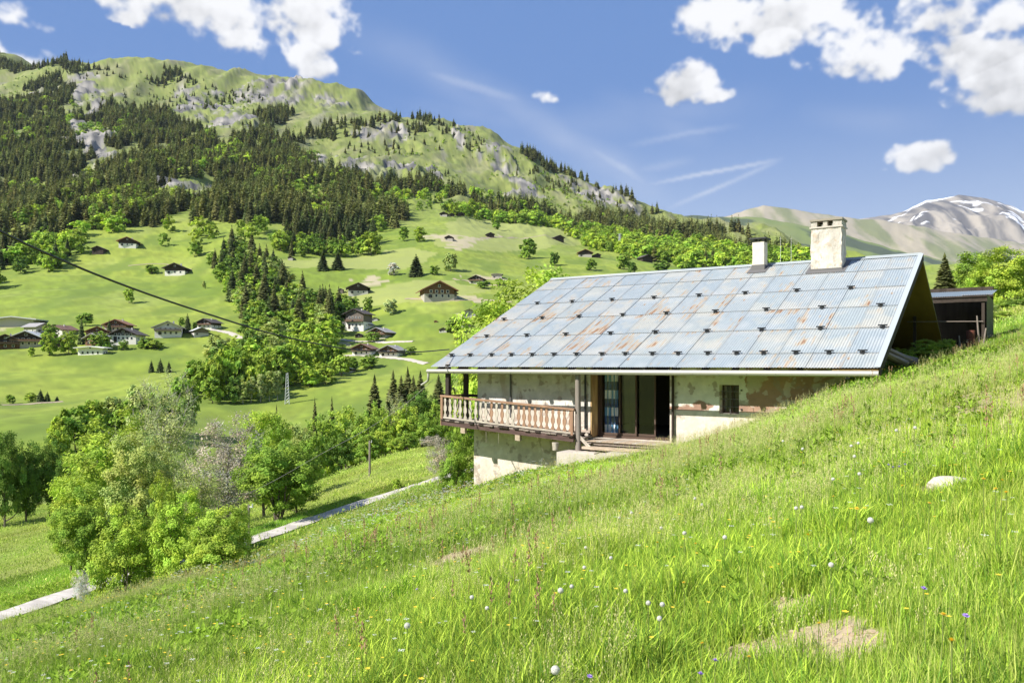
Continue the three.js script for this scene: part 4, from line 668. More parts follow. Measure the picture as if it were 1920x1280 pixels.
[[365, 735, 62, 50, 'mid'], [385, 745, 76, 55, 'mid'], [405, 748, 86, 50, 'fresh'], [428, 746, 96, 50, 'bright'], [452, 746, 96, 48, 'mid'], [476, 748, 82, 45, 'fresh'], [440, 756, 50, 40, 'deep'], [398, 756, 50, 40, 'mid'], [500, 735, 82, 45, 'fresh'], [530, 725, 78, 50, 'mid'], [560, 715, 88, 55, 'bright'], [590, 705, 82, 50, 'fresh'], [545, 722, 50, 45, 'fresh'], [580, 725, 40, 45, 'bright'], [610, 720, 40, 42, 'fresh'], [640, 705, 40, 40, 'fresh'], [625, 692, 60, 46, 'mid'], [600, 692, 60, 42, 'bright'], [660, 697, 28, 26, 'mid'], [455, 757, 54, 24, 'olive', 1], [470, 755, 50, 24, 'pale', 1], [488, 754, 54, 24, 'pale', 1], [505, 752, 58, 24, 'olive', 1], [520, 750, 56, 24, 'pale', 1]].sort((p, q) => p[0] - q[0]).forEach(([px, foot, h, w, c, slim], i) => { const g = ground(px, foot, 170); tree('valley_tree', slim ? `slender pale-stemmed tree on the field edge, ${ordinal(i)} in the valley row from the left` : `leafy tree in the valley wood, ${ordinal(i)} in its row from the left`, valley, slim ? MID.tall : MID.round, LEAF[c], g[0], g[2], h / F * g[3], w / F * g[3], slim ? barkPale : bark); });
// round the farmhouse
stand('chestnut_tree', 'large round tree in fresh leaf rising behind the farmhouse roof', N, NEAR.round, LEAF.fresh, 1010, 492, 47, 300);
stand('chestnut_tree', 'lower leafy tree behind the corner of the farmhouse eaves', N, NEAR.round, LEAF.fresh, 925, 552, 44, 170);
stand('bush', 'grey-green bush growing against the corner of the farmhouse', N, NEAR.bush, LEAF.mid, 858, 792, 30.5, 78);
stand('bush', 'thin half-bare bush beside the lane below the farmhouse', N, NEAR.bare, LEAF.bare, 828, 812, 35, 62, barkPale);
stand('spruce_tree', 'solitary dark spruce behind the farmhouse gable', N, NEAR.spruce, LEAF.needle, 1772, 472, 62, 88);
[[1826, 470, 76, 110, 'mid', 'broad green tree beside the spruce behind the shed'], [1888, 460, 72, 120, 'fresh', 'broad green tree at the photo edge above the hill meadow'], [1850, 480, 84, 90, 'olive', 'pale green tree standing behind the two broad trees on the hill'], [1945, 470, 74, 110, 'mid', 'tree cut by the photo edge on the hill']].forEach(([px, t, d, w, c, l]) => stand('hill_tree', l, N, NEAR.round, LEAF[c], px, t, d, w));
[[1878, 590, 41, 60, 'fresh', 'round green bush on the hill meadow right of the shed'], [1845, 560, 46, 60, 'olive', 'olive bush behind the corrugated side of the shed'], [1815, 520, 52, 60, 'bright', 'yellow-green bush behind the shed roof'], [1900, 560, 60, 70, 'mid', 'green bush below the hill trees']].forEach(([px, t, d, w, c, l]) => stand('bush', l, N, NEAR.bush, LEAF[c], px, t, d, w));
stand('overhanging_tree', 'tree outside the photo whose leafy twigs hang into the sky', N, NEAR.ash, LEAF.mid, 2225, 140, 17, 470);
stand('young_tree', 'small sapling beside the lane in the sunny field', N, MID.round, LEAF.bright, 743, 896, 46, 18);

// single trees on the meadows and round the hamlets: [column, foot row, height px, width px, leaf, label]
function single(px, foot, h, w, kind, leafName, label, d0 = 140) {
  const g = ground(px, foot, d0); if (!g) return;
  const H = h / F * g[3], W = w / F * g[3];
  tree(kind === 'spruce' ? 'spruce_tree' : kind === 'bush' ? 'bush' : 'meadow_tree', label, N, kind === 'spruce' ? MID.spruce : MID.round, kind === 'spruce' ? LEAF.needleGreen : LEAF[leafName], g[0], g[2], H, W);
}
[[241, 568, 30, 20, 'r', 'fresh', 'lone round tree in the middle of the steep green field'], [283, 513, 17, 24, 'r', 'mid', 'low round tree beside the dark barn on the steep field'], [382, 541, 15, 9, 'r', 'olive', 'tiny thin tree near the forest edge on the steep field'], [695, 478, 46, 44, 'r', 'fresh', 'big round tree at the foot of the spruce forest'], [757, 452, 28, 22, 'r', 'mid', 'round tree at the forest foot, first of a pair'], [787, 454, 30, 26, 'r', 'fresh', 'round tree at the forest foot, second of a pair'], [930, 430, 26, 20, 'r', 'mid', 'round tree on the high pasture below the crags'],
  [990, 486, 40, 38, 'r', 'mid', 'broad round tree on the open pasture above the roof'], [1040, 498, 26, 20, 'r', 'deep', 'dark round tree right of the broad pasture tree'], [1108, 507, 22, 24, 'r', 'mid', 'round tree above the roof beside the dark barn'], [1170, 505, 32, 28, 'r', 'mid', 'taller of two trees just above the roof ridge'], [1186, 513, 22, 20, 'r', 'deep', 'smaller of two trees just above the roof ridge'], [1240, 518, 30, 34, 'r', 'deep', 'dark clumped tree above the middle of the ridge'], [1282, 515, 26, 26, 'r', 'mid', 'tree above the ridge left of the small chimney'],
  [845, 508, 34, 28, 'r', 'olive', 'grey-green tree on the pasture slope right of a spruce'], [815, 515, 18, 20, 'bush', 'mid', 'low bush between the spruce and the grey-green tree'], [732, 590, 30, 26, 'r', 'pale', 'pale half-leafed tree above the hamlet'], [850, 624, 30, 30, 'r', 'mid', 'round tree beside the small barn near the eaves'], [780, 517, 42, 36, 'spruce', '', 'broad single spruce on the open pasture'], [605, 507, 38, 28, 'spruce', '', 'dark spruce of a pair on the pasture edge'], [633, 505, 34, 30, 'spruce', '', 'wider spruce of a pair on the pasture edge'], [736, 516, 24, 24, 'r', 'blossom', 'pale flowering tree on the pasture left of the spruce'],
  [95, 636, 30, 30, 'r', 'mid', 'round tree between the hamlet chalets, behind'], [92, 666, 44, 32, 'r', 'fresh', 'tall green tree in front of the hamlet chalets'], [128, 664, 46, 34, 'r', 'fresh', 'green tree right of the tall one in front of the hamlet'], [152, 645, 50, 18, 'spruce', '', 'dark spruce among the hamlet roofs'], [190, 656, 36, 42, 'r', 'mid', 'round tree above the long white shed'], [204, 628, 30, 14, 'spruce', '', 'narrow spruce between hamlet roofs'], [58, 668, 18, 14, 'r', 'fresh', 'small tree on the field edge below the hamlet'], [231, 656, 20, 18, 'r', 'mid', 'small tree right of the long white shed'], [272, 652, 20, 30, 'bush', 'mid', 'wide bush below the dark-roofed white chalet'], [290, 653, 16, 36, 'bush', 'fresh', 'long hedge bush right of the wide bush'], [351, 623, 36, 20, 'spruce', '', 'single spruce right of the white gabled house'], [340, 612, 18, 12, 'r', 'mid', 'slim tree behind the white gabled house'], [365, 620, 18, 10, 'r', 'mid', 'slim tree right of the single spruce'], [160, 610, 24, 30, 'r', 'mid', 'tree behind the brown hamlet roofs'], [470, 640, 26, 24, 'r', 'mid', 'tree at the end of the cable meadow'],
  [283, 698, 24, 14, 'spruce', '', 'first of three little spruces at the field corner'], [300, 698, 27, 18, 'spruce', '', 'middle of three little spruces at the field corner'], [316, 698, 22, 14, 'spruce', '', 'last of three little spruces at the field corner'], [75, 753, 24, 20, 'spruce', '', 'small spruce on the stony bank in the field'], [88, 753, 20, 14, 'spruce', '', 'narrow spruce next to the small one on the stony bank'], [56, 753, 18, 22, 'bush', 'fresh', 'fresh green bush on the stony bank'], [18, 757, 18, 16, 'bush', 'mid', 'green bush at the end of the stony bank'], [106, 752, 10, 10, 'spruce', '', 'tiny spruce ending the stony bank'],
  [690, 585, 30, 20, 'r', 'mid', 'leafy tree left of the pale tree above the hamlet'], [660, 580, 26, 30, 'r', 'mid', 'leafy tree above the big white chalet'], [770, 665, 16, 24, 'bush', 'mid', 'bush on the bank right of the brown twin chalets'], [600, 655, 30, 26, 'r', 'blossom', 'flowering white tree beside the hamlet lane'], [700, 640, 18, 30, 'bush', 'mid', 'bush beside the grey-roofed chalet'], [690, 690, 26, 40, 'r', 'mid', 'dark leafy tree below the twin chalets'], [905, 540, 14, 24, 'bush', 'mid', 'bush in front of the small chalet on the pasture'], [985, 410, 14, 16, 'r', 'mid', 'small tree at the crag foot']].forEach(([px, f, h, w, k, leaf, label]) => single(px, f, h, w, k, leaf, label));

// ---------------------------------------------------------------- the forests on the mountainside
{
  const r = rng(99), spruces = [], leafy = [];
  const scatter = (o, step, keep, into, hMin, hMax, test) => {
    for (let x = o.x0; x < o.x1; x += step) for (let z = o.z0; z < o.z1; z += step) {
      const a = x + (r() - 0.5) * step * 1.9, b = z + (r() - 0.5) * step * 1.9; if (r() > keep || !inside(o, ...ragged(a, b)) || (test && !test(a, b))) continue;
      if (Math.abs(a / b) > 0.74) continue;
      into.push([a, b, lerp(hMin, hMax, r() * (0.5 + 0.5 * r()))]);
    }
  };
  const clear = (x, z) => fbm(x * 0.009 + 4, z * 0.006, 3) > (x < -520 ? 0.25 : 0.36) && fbm(x * 0.03 + 24, z * 0.02, 2) > 0.3 && !ROCK.some((o) => inside(o, ...ragged(x, z)));
  SPRUCE.forEach((o, k) => scatter(o, k < 4 ? 8.4 : 10, 0.95, spruces, 14, 31, clear));
  SPARSE.forEach((o, k) => { scatter(o, 22, k === 5 ? 0.3 : 0.6, spruces, 8, 19, (x, z) => fbm(x * 0.008 + 40, z * 0.006, 3) > 0.5); scatter(o, 17, 0.5, leafy, 2.5, 6, (x, z) => fbm(x * 0.01 + 14, z * 0.008, 3) > 0.54); });
  SPRUCE.slice(0, 4).forEach((o) => scatter(o, 21, 0.6, leafy, 9, 19, (x, z) => fbm(x * 0.006 + 90, z * 0.005, 3) > 0.47));
  BROADLEAF.forEach((o, k) => { scatter(o, k === 0 ? 7.5 : 10, 0.9, leafy, k === 0 ? 9 : 11, k === 0 ? 16 : 19); scatter(o, k === 0 ? 13 : 20, 0.6, spruces, 13, 24, k === 0 ? (x, z) => z < -330 : null); });
  const near = (l, n) => { l.sort((p, q) => p[0] ** 2 + p[1] ** 2 - q[0] ** 2 - q[1] ** 2); return l.splice(0, n); };
  for (const [x, z, h] of near(spruces, 260)) tree('spruce_tree', 'spruce among the trees of the ravine wood and forest edge', 'spruces of the ravine wood', MID.spruce, r() < 0.6 ? LEAF.needle : LEAF.needleGreen, x, z, h, 0);
  for (const [x, z, h] of near(leafy, 280)) tree('ravine_tree', 'leafy tree among the ravine wood below the mountain', 'leafy trees of the ravine wood', RAVINE.round, LEAF[['fresh', 'mid', 'mid', 'olive', 'bright', 'deep'][Math.floor(r() * 6)]], x, z, h * 0.9, 0);
  const mass = (name, label, category, list, set, m, color) => set.forEach((v, k) => {
    const own = list.filter((_, i) => i % set.length === k), im = new THREE.InstancedMesh(v.crown, m, own.length), q = new THREE.Matrix4(), e = new THREE.Euler(), u = new THREE.Quaternion();
    own.forEach(([x, z, h], i) => { const w = h * (0.75 + 0.6 * r()); q.compose(V(x, height(x, z) - 0.3, z), u.setFromEuler(e.set(0, r() * 6.28, 0)), V(w, h, w)); im.setMatrixAt(i, q); im.setColorAt(i, color()); });
    im.name = numbered(name); lit(im); im.userData.kind = 'stuff'; tag(im, label, category); scene.add(im);
  });
  mass('spruce_forest', 'dense brownish spruce forest covering the mountainside', 'forest', spruces, FAR.spruce, LEAF.needle, () => { const t = 0.75 + r() * 0.6, w = r(); return rgb(t * (0.95 + 0.25 * w), t * (1.02 + 0.1 * r()), t * (0.95)); });
  mass('broadleaf_wood', 'light green broadleaf wood between the spruces', 'wood', leafy, FAR.round, LEAF.mid, () => { const t = 0.75 + r() * 0.7, w = r(); return rgb(t * (0.95 + 0.55 * w), t * (1 + 0.25 * w), t); });
  console.log('forest', spruces.length, leafy.length);
}

// ---------------------------------------------------------------- chalets of the valley
const C = {
  lime: mat([0.78, 0.75, 0.69]), limeGrey: mat([0.50, 0.48, 0.45]), stoneWall: mat([0.42, 0.39, 0.35]), larch: mat([0.20, 0.115, 0.065], 0.9, { map: woodTex }), dark: mat([0.065, 0.048, 0.04], 0.9, { map: woodTex }), grey: mat([0.20, 0.175, 0.155], 0.9, { map: woodTex }),
  tileBrown: mat([0.20, 0.115, 0.085]), tileGrey: mat([0.31, 0.30, 0.30]), tileDark: mat([0.085, 0.07, 0.068]), tileRed: mat([0.30, 0.15, 0.10]), tilePale: mat([0.56, 0.57, 0.58], 0.6), pane: mat([0.03, 0.035, 0.045], 0.15), white: mat([0.8, 0.79, 0.76]),
};
// o: w gable width, l length, h wall height to the eave, turn, wall, gable, roof, floors, balcony, windows
function chalet(px, foot, label, o, d0 = 150) {
  const g = ground(px, foot, d0); if (!g) { console.log('no ground', label); return; }
  const w = o.wpx / F * g[3], l = o.l ?? w * 1.1, h = o.h ?? w * 0.31, rise = w / 2 * (o.pitch ?? 0.44), over = w * 0.13, hw = w / 2;
  const t = thing(o.name ?? 'chalet', label, o.cat ?? 'chalet', [g[0], g[1], g[2] - l / 2 * 0.3], o.turn ?? 0);
  const wall = C[o.wall ?? 'lime'], gable = C[o.gable ?? 'larch'], roof = C[o.roof ?? 'tileBrown'], split = h * (o.split ?? 0.45);
  part('lower_wall', span(-hw, hw, -l * 0.3 - 1.5, split, -l / 2, l / 2), wall, t);
  const s = new THREE.Shape(); s.moveTo(-hw + 0.03, split); s.lineTo(hw - 0.03, split); s.lineTo(hw - 0.03, h); s.lineTo(0, h + rise); s.lineTo(-hw + 0.03, h);
  part('upper_wall', new THREE.ExtrudeGeometry(s, { depth: l - 0.08, bevelEnabled: false }).translate(0, 0, -l / 2 + 0.04), gable, t);
  const sl = Math.hypot(hw + over, rise * (1 + over / hw)), a = Math.atan2(rise, hw), th = 0.02 * w + 0.06;
  for (const k of [-1, 1]) part('roof_slope', new THREE.BoxGeometry(sl, th, l + over * 2.2).rotateZ(-k * a).translate(k * (hw + over) / 2, h + rise - rise * (1 + over / hw) / 2 + th / 2 + 0.02, 0), roof, t);
  if (o.chimney !== 0) part('chimney', span(hw * 0.25, hw * 0.25 + w * 0.06, h + rise * 0.5, h + rise * 1.25, -w * 0.03, w * 0.03), C.limeGrey, t);
  const n = o.windows ?? 3, ws = w * 0.075, window_ = (x, y, W, H, z, rot) => {
    const f = part('window', box(W * 1.3, H * 1.2, 0.1), C.white, t); f.position.set(x, y, z); f.rotation.y = rot;
    part('pane', box(W, H, 0.1), C.pane, f).position.z = 0.02;
  };
  if (n) {
    for (let i = 0; i < n; i++) window_((i + 0.5 - n / 2) * w * 0.82 / n, split * 0.55, ws * (o.big ?? 1), ws * 1.25, l / 2, 0);
    if (o.floors !== 1) for (let i = 0; i < n; i++) window_((i + 0.5 - n / 2) * w * 0.74 / n, split + (h - split) * 0.52, ws, ws * 1.1, l / 2, 0);
    if (n > 2) window_(0, h + rise * 0.42, ws * 0.9, ws, l / 2, 0);
    for (let i = 0; i < 2; i++) { window_(hw, split * 0.55, ws, ws * 1.2, (i - 0.5) * l * 0.45, Math.PI / 2); window_(-hw, split * 0.55, ws, ws * 1.2, (i - 0.5) * l * 0.45, -Math.PI / 2); }
  }
  if (o.balcony) {
    const by = split + 0.02 * w, b = part('balcony', span(-hw * 1.02, hw * 1.02, by - 0.08, by + 0.1, l / 2 + 0.02, l / 2 + over * 1.1), C.grey, t);
    part('balustrade', span(-hw * 1.02, hw * 1.02, by + 0.1, by + w * 0.075, l / 2 + over * 1.0, l / 2 + over * 1.1), C[o.rail ?? 'larch'], b);
  }
  if (o.door !== 0) { const dr = part('door', span(-hw * 0.12 - w * 0.3, hw * 0.12 - w * 0.3, 0, Math.min(2.1, split * 0.85), l / 2, l / 2 + 0.06), C.dark, t); dr.name = 'door'; }
  return t;
}
// the hamlet on the left
chalet(6, 652, 'brown chalet cut by the photo edge, lowest of the hamlet', { wpx: 46, turn: 0.5, wall: 'larch', gable: 'dark', roof: 'tileBrown', balcony: 1 });
chalet(52, 648, 'chalet with pale grey roof, white band and wooden balcony, second from the photo edge', { wpx: 50, turn: 0.25, wall: 'stoneWall', gable: 'dark', roof: 'tilePale', balcony: 1, windows: 4 });
chalet(112, 628, 'chalet with brown roof and white wall behind the tall hamlet trees', { wpx: 34, turn: -0.2, roof: 'tileBrown', gable: 'lime' });
chalet(66, 622, 'low grey-roofed house behind the pale roofed chalet', { wpx: 30, turn: 1.2, roof: 'tileGrey', gable: 'stoneWall', wall: 'limeGrey', windows: 2 });
chalet(30, 612, 'long pale farm building behind the hamlet, nearest the photo edge', { name: 'farm_building', wpx: 70, l: 8, h: 3.2, turn: 0.1, pitch: 0.12, wall: 'limeGrey', gable: 'limeGrey', roof: 'tilePale', windows: 0, chimney: 0, door: 0 });
chalet(180, 632, 'red-brown roofed chalet between the spruces of the hamlet', { wpx: 36, turn: 0.4, roof: 'tileRed', gable: 'larch', wall: 'larch', balcony: 1 });
chalet(220, 620, 'tall brown gabled chalet with white ground floor, highest in the hamlet', { wpx: 38, turn: 0.15, roof: 'tileRed', gable: 'larch', balcony: 1, windows: 4 });
chalet(186, 645, 'brown timber chalet with grey roof edge in the hamlet centre', { wpx: 36, turn: -0.3, roof: 'tileGrey', gable: 'larch', wall: 'larch' });
chalet(236, 641, 'white chalet with dark gable and a row of windows, in front of the brown one', { wpx: 46, turn: 0.1, roof: 'tileDark', gable: 'dark', windows: 5, split: 0.85 });
chalet(314, 628, 'white gabled house standing alone right of the hamlet', { wpx: 46, turn: 0.3, roof: 'tileGrey', gable: 'lime', windows: 4, balcony: 1, rail: 'grey' });
chalet(390, 614, 'dark timber chalet with white base at the end of the hamlet', { wpx: 30, turn: -0.2, roof: 'tileDark', gable: 'dark', balcony: 1 });
chalet(372, 628, 'small grey shed with pale roof below the dark timber chalet', { name: 'shed', cat: 'shed', wpx: 26, turn: 0.6, roof: 'tilePale', gable: 'grey', wall: 'limeGrey', windows: 0, chimney: 0 });
chalet(172, 664, 'long low white-roofed shed in the field below the hamlet', { name: 'long_shed', cat: 'shed', wpx: 46, l: 4, h: 2.4, pitch: 0.1, roof: 'white', gable: 'lime', windows: 4, floors: 1, chimney: 0, door: 0 });
chalet(110, 648, 'dark hay barn half hidden by the hamlet trees', { name: 'barn', cat: 'barn', wpx: 30, turn: 0.2, roof: 'tileDark', gable: 'dark', wall: 'dark', windows: 0, chimney: 0 });
chalet(331, 514, 'lone dark barn with pale base high on the steep green field', { name: 'barn', cat: 'barn', wpx: 36, turn: 0.1, roof: 'tileDark', gable: 'dark', windows: 3, h: 4, floors: 1 }, 300);
chalet(240, 462, 'red-roofed chalet at the top of the steep green field', { wpx: 30, turn: 0.2, roof: 'tileRed', gable: 'dark', floors: 1 }, 300);
chalet(185, 474, 'small dark barn at the forest edge above the steep field', { name: 'barn', cat: 'barn', wpx: 20, turn: 0.1, roof: 'tileDark', gable: 'dark', wall: 'dark', windows: 0, chimney: 0, h: 3 }, 300);
// the slope in the middle
chalet(670, 551, 'grey stone barn with dark roof on the slope above the ravine', { name: 'barn', cat: 'barn', wpx: 36, turn: 0.2, wall: 'limeGrey', gable: 'dark', roof: 'tileDark', windows: 3, floors: 1 });
chalet(639, 549, 'tiny hut beside the grey stone barn', { name: 'hut', cat: 'hut', wpx: 9, roof: 'tileGrey', gable: 'grey', wall: 'grey', windows: 0, chimney: 0, h: 2 });
chalet(643, 577, 'dark weathered barn half hidden by ravine trees', { name: 'barn', cat: 'barn', wpx: 22, turn: 0.3, wall: 'dark', gable: 'dark', roof: 'tileDark', windows: 1 });
chalet(818, 560, 'large brown farm with wide roof on the pasture slope', { name: 'mountain_farm', cat: 'farm', wpx: 56, turn: 0.25, wall: 'stoneWall', gable: 'larch', roof: 'tileRed', windows: 4, h: 4.6, pitch: 0.5 });
chalet(842, 560, 'low wing with sloping roof on the side of the large brown farm', { name: 'farm_wing', cat: 'barn', wpx: 24, turn: 0.25, wall: 'stoneWall', gable: 'grey', roof: 'tileDark', windows: 1, h: 2.8, chimney: 0 });
chalet(896, 531, 'small stone chalet with dark gable on its cut terrace', { wpx: 26, turn: -0.2, wall: 'limeGrey', gable: 'dark', roof: 'tileDark', balcony: 1 });
chalet(932, 521, 'low roofless stone ruin on the terrace', { name: 'stone_ruin', cat: 'ruin', wpx: 18, h: 2.2, pitch: 0.1, wall: 'stoneWall', gable: 'stoneWall', roof: 'tileGrey', windows: 2, floors: 1, chimney: 0 });
chalet(940, 536, 'little dark shed below the stone ruin', { name: 'shed', cat: 'shed', wpx: 15, wall: 'dark', gable: 'dark', roof: 'tileDark', windows: 0, chimney: 0 });
chalet(878, 593, 'grey two-storey house above its twin near the eaves', { wpx: 24, turn: 0.15, wall: 'limeGrey', gable: 'limeGrey', roof: 'tileDark', windows: 3 });
chalet(874, 612, 'lower stone house of the stepped pair near the eaves', { wpx: 18, turn: 0.15, wall: 'stoneWall', gable: 'grey', roof: 'tileDark', windows: 3, balcony: 1 });
chalet(831, 622, 'narrow barn half hidden by a round tree', { name: 'barn', cat: 'barn', wpx: 14, wall: 'limeGrey', gable: 'grey', roof: 'tileDark', windows: 1 });
chalet(817, 604, 'tiny brown hut on the bare slope', { name: 'hut', cat: 'hut', wpx: 6, wall: 'larch', gable: 'larch', roof: 'tileRed', windows: 0, chimney: 0 });
chalet(866, 642, 'collapsed red-roofed ruin on a heap beside the eaves', { name: 'ruin', cat: 'ruin', wpx: 24, h: 1.6, wall: 'stoneWall', gable: 'stoneWall', roof: 'tileRed', windows: 0, chimney: 0, door: 0 });
// the hamlet in the middle
chalet(672, 617, 'big white chalet with dark gable, largest of the middle hamlet', { wpx: 36, turn: -0.25, roof: 'tileDark', gable: 'grey', windows: 4, balcony: 1, h: 7 });
chalet(688, 614, 'pale wing standing behind the big white chalet', { wpx: 18, turn: -0.25, roof: 'tileGrey', gable: 'limeGrey', windows: 2 });
chalet(650, 614, 'low glazed annex left of the big white chalet', { name: 'annex', cat: 'annex', wpx: 16, h: 2.6, roof: 'tileGrey', gable: 'lime', windows: 2, floors: 1, chimney: 0 });
chalet(621, 621, 'small brown-roofed barn left of the white chalet', { name: 'barn', cat: 'barn', wpx: 14, roof: 'tileBrown', gable: 'grey', wall: 'limeGrey', windows: 1, chimney: 0 });
chalet(703, 601, 'little shed up behind the white chalet wing', { name: 'shed', cat: 'shed', wpx: 11, roof: 'tileDark', gable: 'limeGrey', wall: 'limeGrey', windows: 0, chimney: 0 });
chalet(673, 632, 'dark little barn between white and brown chalets', { name: 'barn', cat: 'barn', wpx: 13, roof: 'tileDark', gable: 'dark', wall: 'dark', windows: 1, chimney: 0 });
chalet(714, 633, 'brown timber chalet with grey roof and long balcony', { wpx: 34, turn: -0.3, roof: 'tileGrey', gable: 'larch', wall: 'stoneWall', balcony: 1, windows: 4 });
chalet(683, 664, 'brown gabled chalet on a white base, first of the twins by the road', { wpx: 36, turn: -0.15, roof: 'tileBrown', gable: 'larch', balcony: 1 });
chalet(735, 667, 'brown gabled chalet on a white base, second of the twins by the road', { wpx: 36, turn: -0.25, roof: 'tileGrey', gable: 'larch', balcony: 1 });
chalet(580, 678, 'grey-roofed chalet among trees below the middle hamlet', { wpx: 30, turn: -0.4, roof: 'tilePale', gable: 'dark' });
chalet(556, 679, 'pale slanting roof half hidden by trees of the ravine', { wpx: 28, turn: 0.9, roof: 'tilePale', gable: 'grey', windows: 2 });
chalet(580, 695, 'lowest white-walled chalet under the ravine trees', { wpx: 24, turn: -0.4, roof: 'tileGrey', gable: 'dark' });
chalet(651, 698, 'small barn with grey roof at the edge of the yellow field', { name: 'barn', cat: 'barn', wpx: 24, turn: -0.2, roof: 'tileGrey', gable: 'dark', wall: 'stoneWall', windows: 1, chimney: 0 });
// the high pastures
[[832, 405, 13, 'first of three huts in a row under the forest'], [846, 405, 9, 'middle of three huts in a row under the forest'], [862, 405, 12, 'last of three huts in a row under the forest'], [842, 450, 14, 'hut beside the bare rocky bank'], [918, 444, 14, 'lone dark hut on the high pasture'], [1046, 451, 18, 'long dark hut near the forest corner'], [1097, 481, 24, 'red-brown barn above the farmhouse roof'], [1118, 482, 12, 'small shed right of the red-brown barn'], [1210, 490, 22, 'dark barn on the pasture above the ridge'], [546, 486, 9, 'tiny hut at the far forest edge']].forEach(([px, f, w, label], i) => chalet(px, f, label, { name: 'hut', cat: 'hut', wpx: w, l: 9, wall: i % 3 ? 'dark' : 'stoneWall', gable: 'dark', roof: i === 6 ? 'tileRed' : 'tileDark', windows: 0, chimney: 0, turn: 0.2 * (i % 3) }, 400));

// ---------------------------------------------------------------- pylons, poles and cables
const steel = mat([0.55, 0.57, 0.58], 0.5, { metalness: 0.4 });
function pylon(px, foot, h, label, d0, arms = true) {
  const g = ground(px, foot, d0), H = h / F * g[3], t = thing('lattice_pylon', label, 'pylon', [g[0], g[1], g[2]], 0.3), b = H * 0.07, leg = [], brace = [], r = H * 0.006;
  const at = (k, f) => { const s = lerp(b, b * 0.35, f); return [(k === 0 || k === 3 ? -1 : 1) * s, H * f, (k < 2 ? -1 : 1) * s]; };
  for (let k = 0; k < 4; k++) part('leg', bar(at(k, -0.02), at(k, 1), r * 1.4, 5), steel, t);
  for (let j = 0; j < 10; j++) for (let k = 0; k < 4; k++) { brace.push(bar(at(k, j / 10), at((k + 1) % 4, (j + 1) / 10), r, 4), bar(at((k + 1) % 4, j / 10), at(k, (j + 1) / 10), r, 4)); }
  part('bracing', brace, steel, t);
  if (arms) for (const f of [0.78, 0.88, 0.97]) part('cross_arm', [bar([-H * 0.13, H * f, 0], [H * 0.13, H * f, 0], r, 4), bar([-H * 0.13, H * f, 0], [0, H * (f + 0.03), 0], r, 4), bar([H * 0.13, H * f, 0], [0, H * (f + 0.03), 0], r, 4)], steel, t);
}
pylon(538, 757, 58, 'pale steel lattice pylon standing in front of the valley trees', 150, false);
pylon(1162, 472, 34, 'steel lattice pylon on the far slope above the roof ridge', 500, true);
for (const [px, f, h, l] of [[1464, 470, 26, 'white mast on the far slope between the chimneys'], [1484, 475, 30, 'taller white mast on the far slope near the big chimney']]) { const d = 560, x = (px - CX) / F * d, y = height(x, -d), t = thing('mast', l, 'mast', [x, y, -d]), H = EYE + (CY - f + h) / F * d - y; part('shaft', bar([0, -0.5, 0], [0, H, 0], 0.12, 8, 0.08), C.white, t); part('cross_arm', bar([-0.9, H * 0.95, 0], [0.9, H * 0.95, 0], 0.07, 5), C.white, t); }
const poleWood = mat([0.30, 0.27, 0.25], 0.95, { map: woodTex });
function pole(px, topRow, d, r, label) { const x = (px - CX) / F * d, y = height(x, -d), H = EYE + (CY - topRow) / F * d - y, t = thing('wooden_pole', label, 'pole', [x, y, -d]); part('shaft', bar([0, -0.4, 0], [0, H, 0], r, 9, r * 0.8), poleWood, t); part('insulator_bracket', [bar([0, H * 0.96, 0], [0.16, H * 0.96, 0.05], 0.02, 5), bar([0.16, H * 0.95, 0.05], [0.16, H * 1.02, 0.05], 0.03, 6)], steel, t); return [x, y + H, -d]; }
const p1 = pole(693, 826, 62, 0.1, 'wooden power pole standing in the sunny field below the farm');
const p2 = pole(466, 946, 31, 0.045, 'thin wooden pole among the trees at the meadow edge');
const p3 = pole(290, 1030, 25, 0.035, 'short grey stake behind the bushes at the meadow edge');
const P3 = (px, py, d) => [(px - CX) / F * d, EYE + (CY - py) / F * d, -d];
const cableMat = mat([0.02, 0.02, 0.022], 0.5), wireMat = mat([0.22, 0.22, 0.21], 0.6);
top('overhead_cable', new THREE.TubeGeometry(new THREE.CatmullRomCurve3([P3(-420, 190, 9), P3(-180, 335, 10.4), P3(0, 434, 12), P3(130, 494, 13.6), P3(260, 545, 15.4), P3(400, 592, 17.8), P3(520, 628, 20.4), P3(660, 655, 23.6), P3(770, 660, 26), P3(842, 655, 28.4)].map((p) => V(...p))), 200, 0.02, 7), cableMat, 'thick black cable sagging across the valley to the farmhouse eaves', 'cable');
top('overhead_wire', new THREE.TubeGeometry(new THREE.CatmullRomCurve3([P3(812, 712, 28), P3(760, 757, 28.2), P3(690, 803, 28.6), P3(600, 852, 29), P3(500, 908, 29.8), P3(385, 962, 28), P3(292, 1012, 26)].map((p) => V(...p))), 120, 0.007, 6), wireMat, 'thin grey wire running from the farmhouse corner down to the stake by the bushes', 'wire');

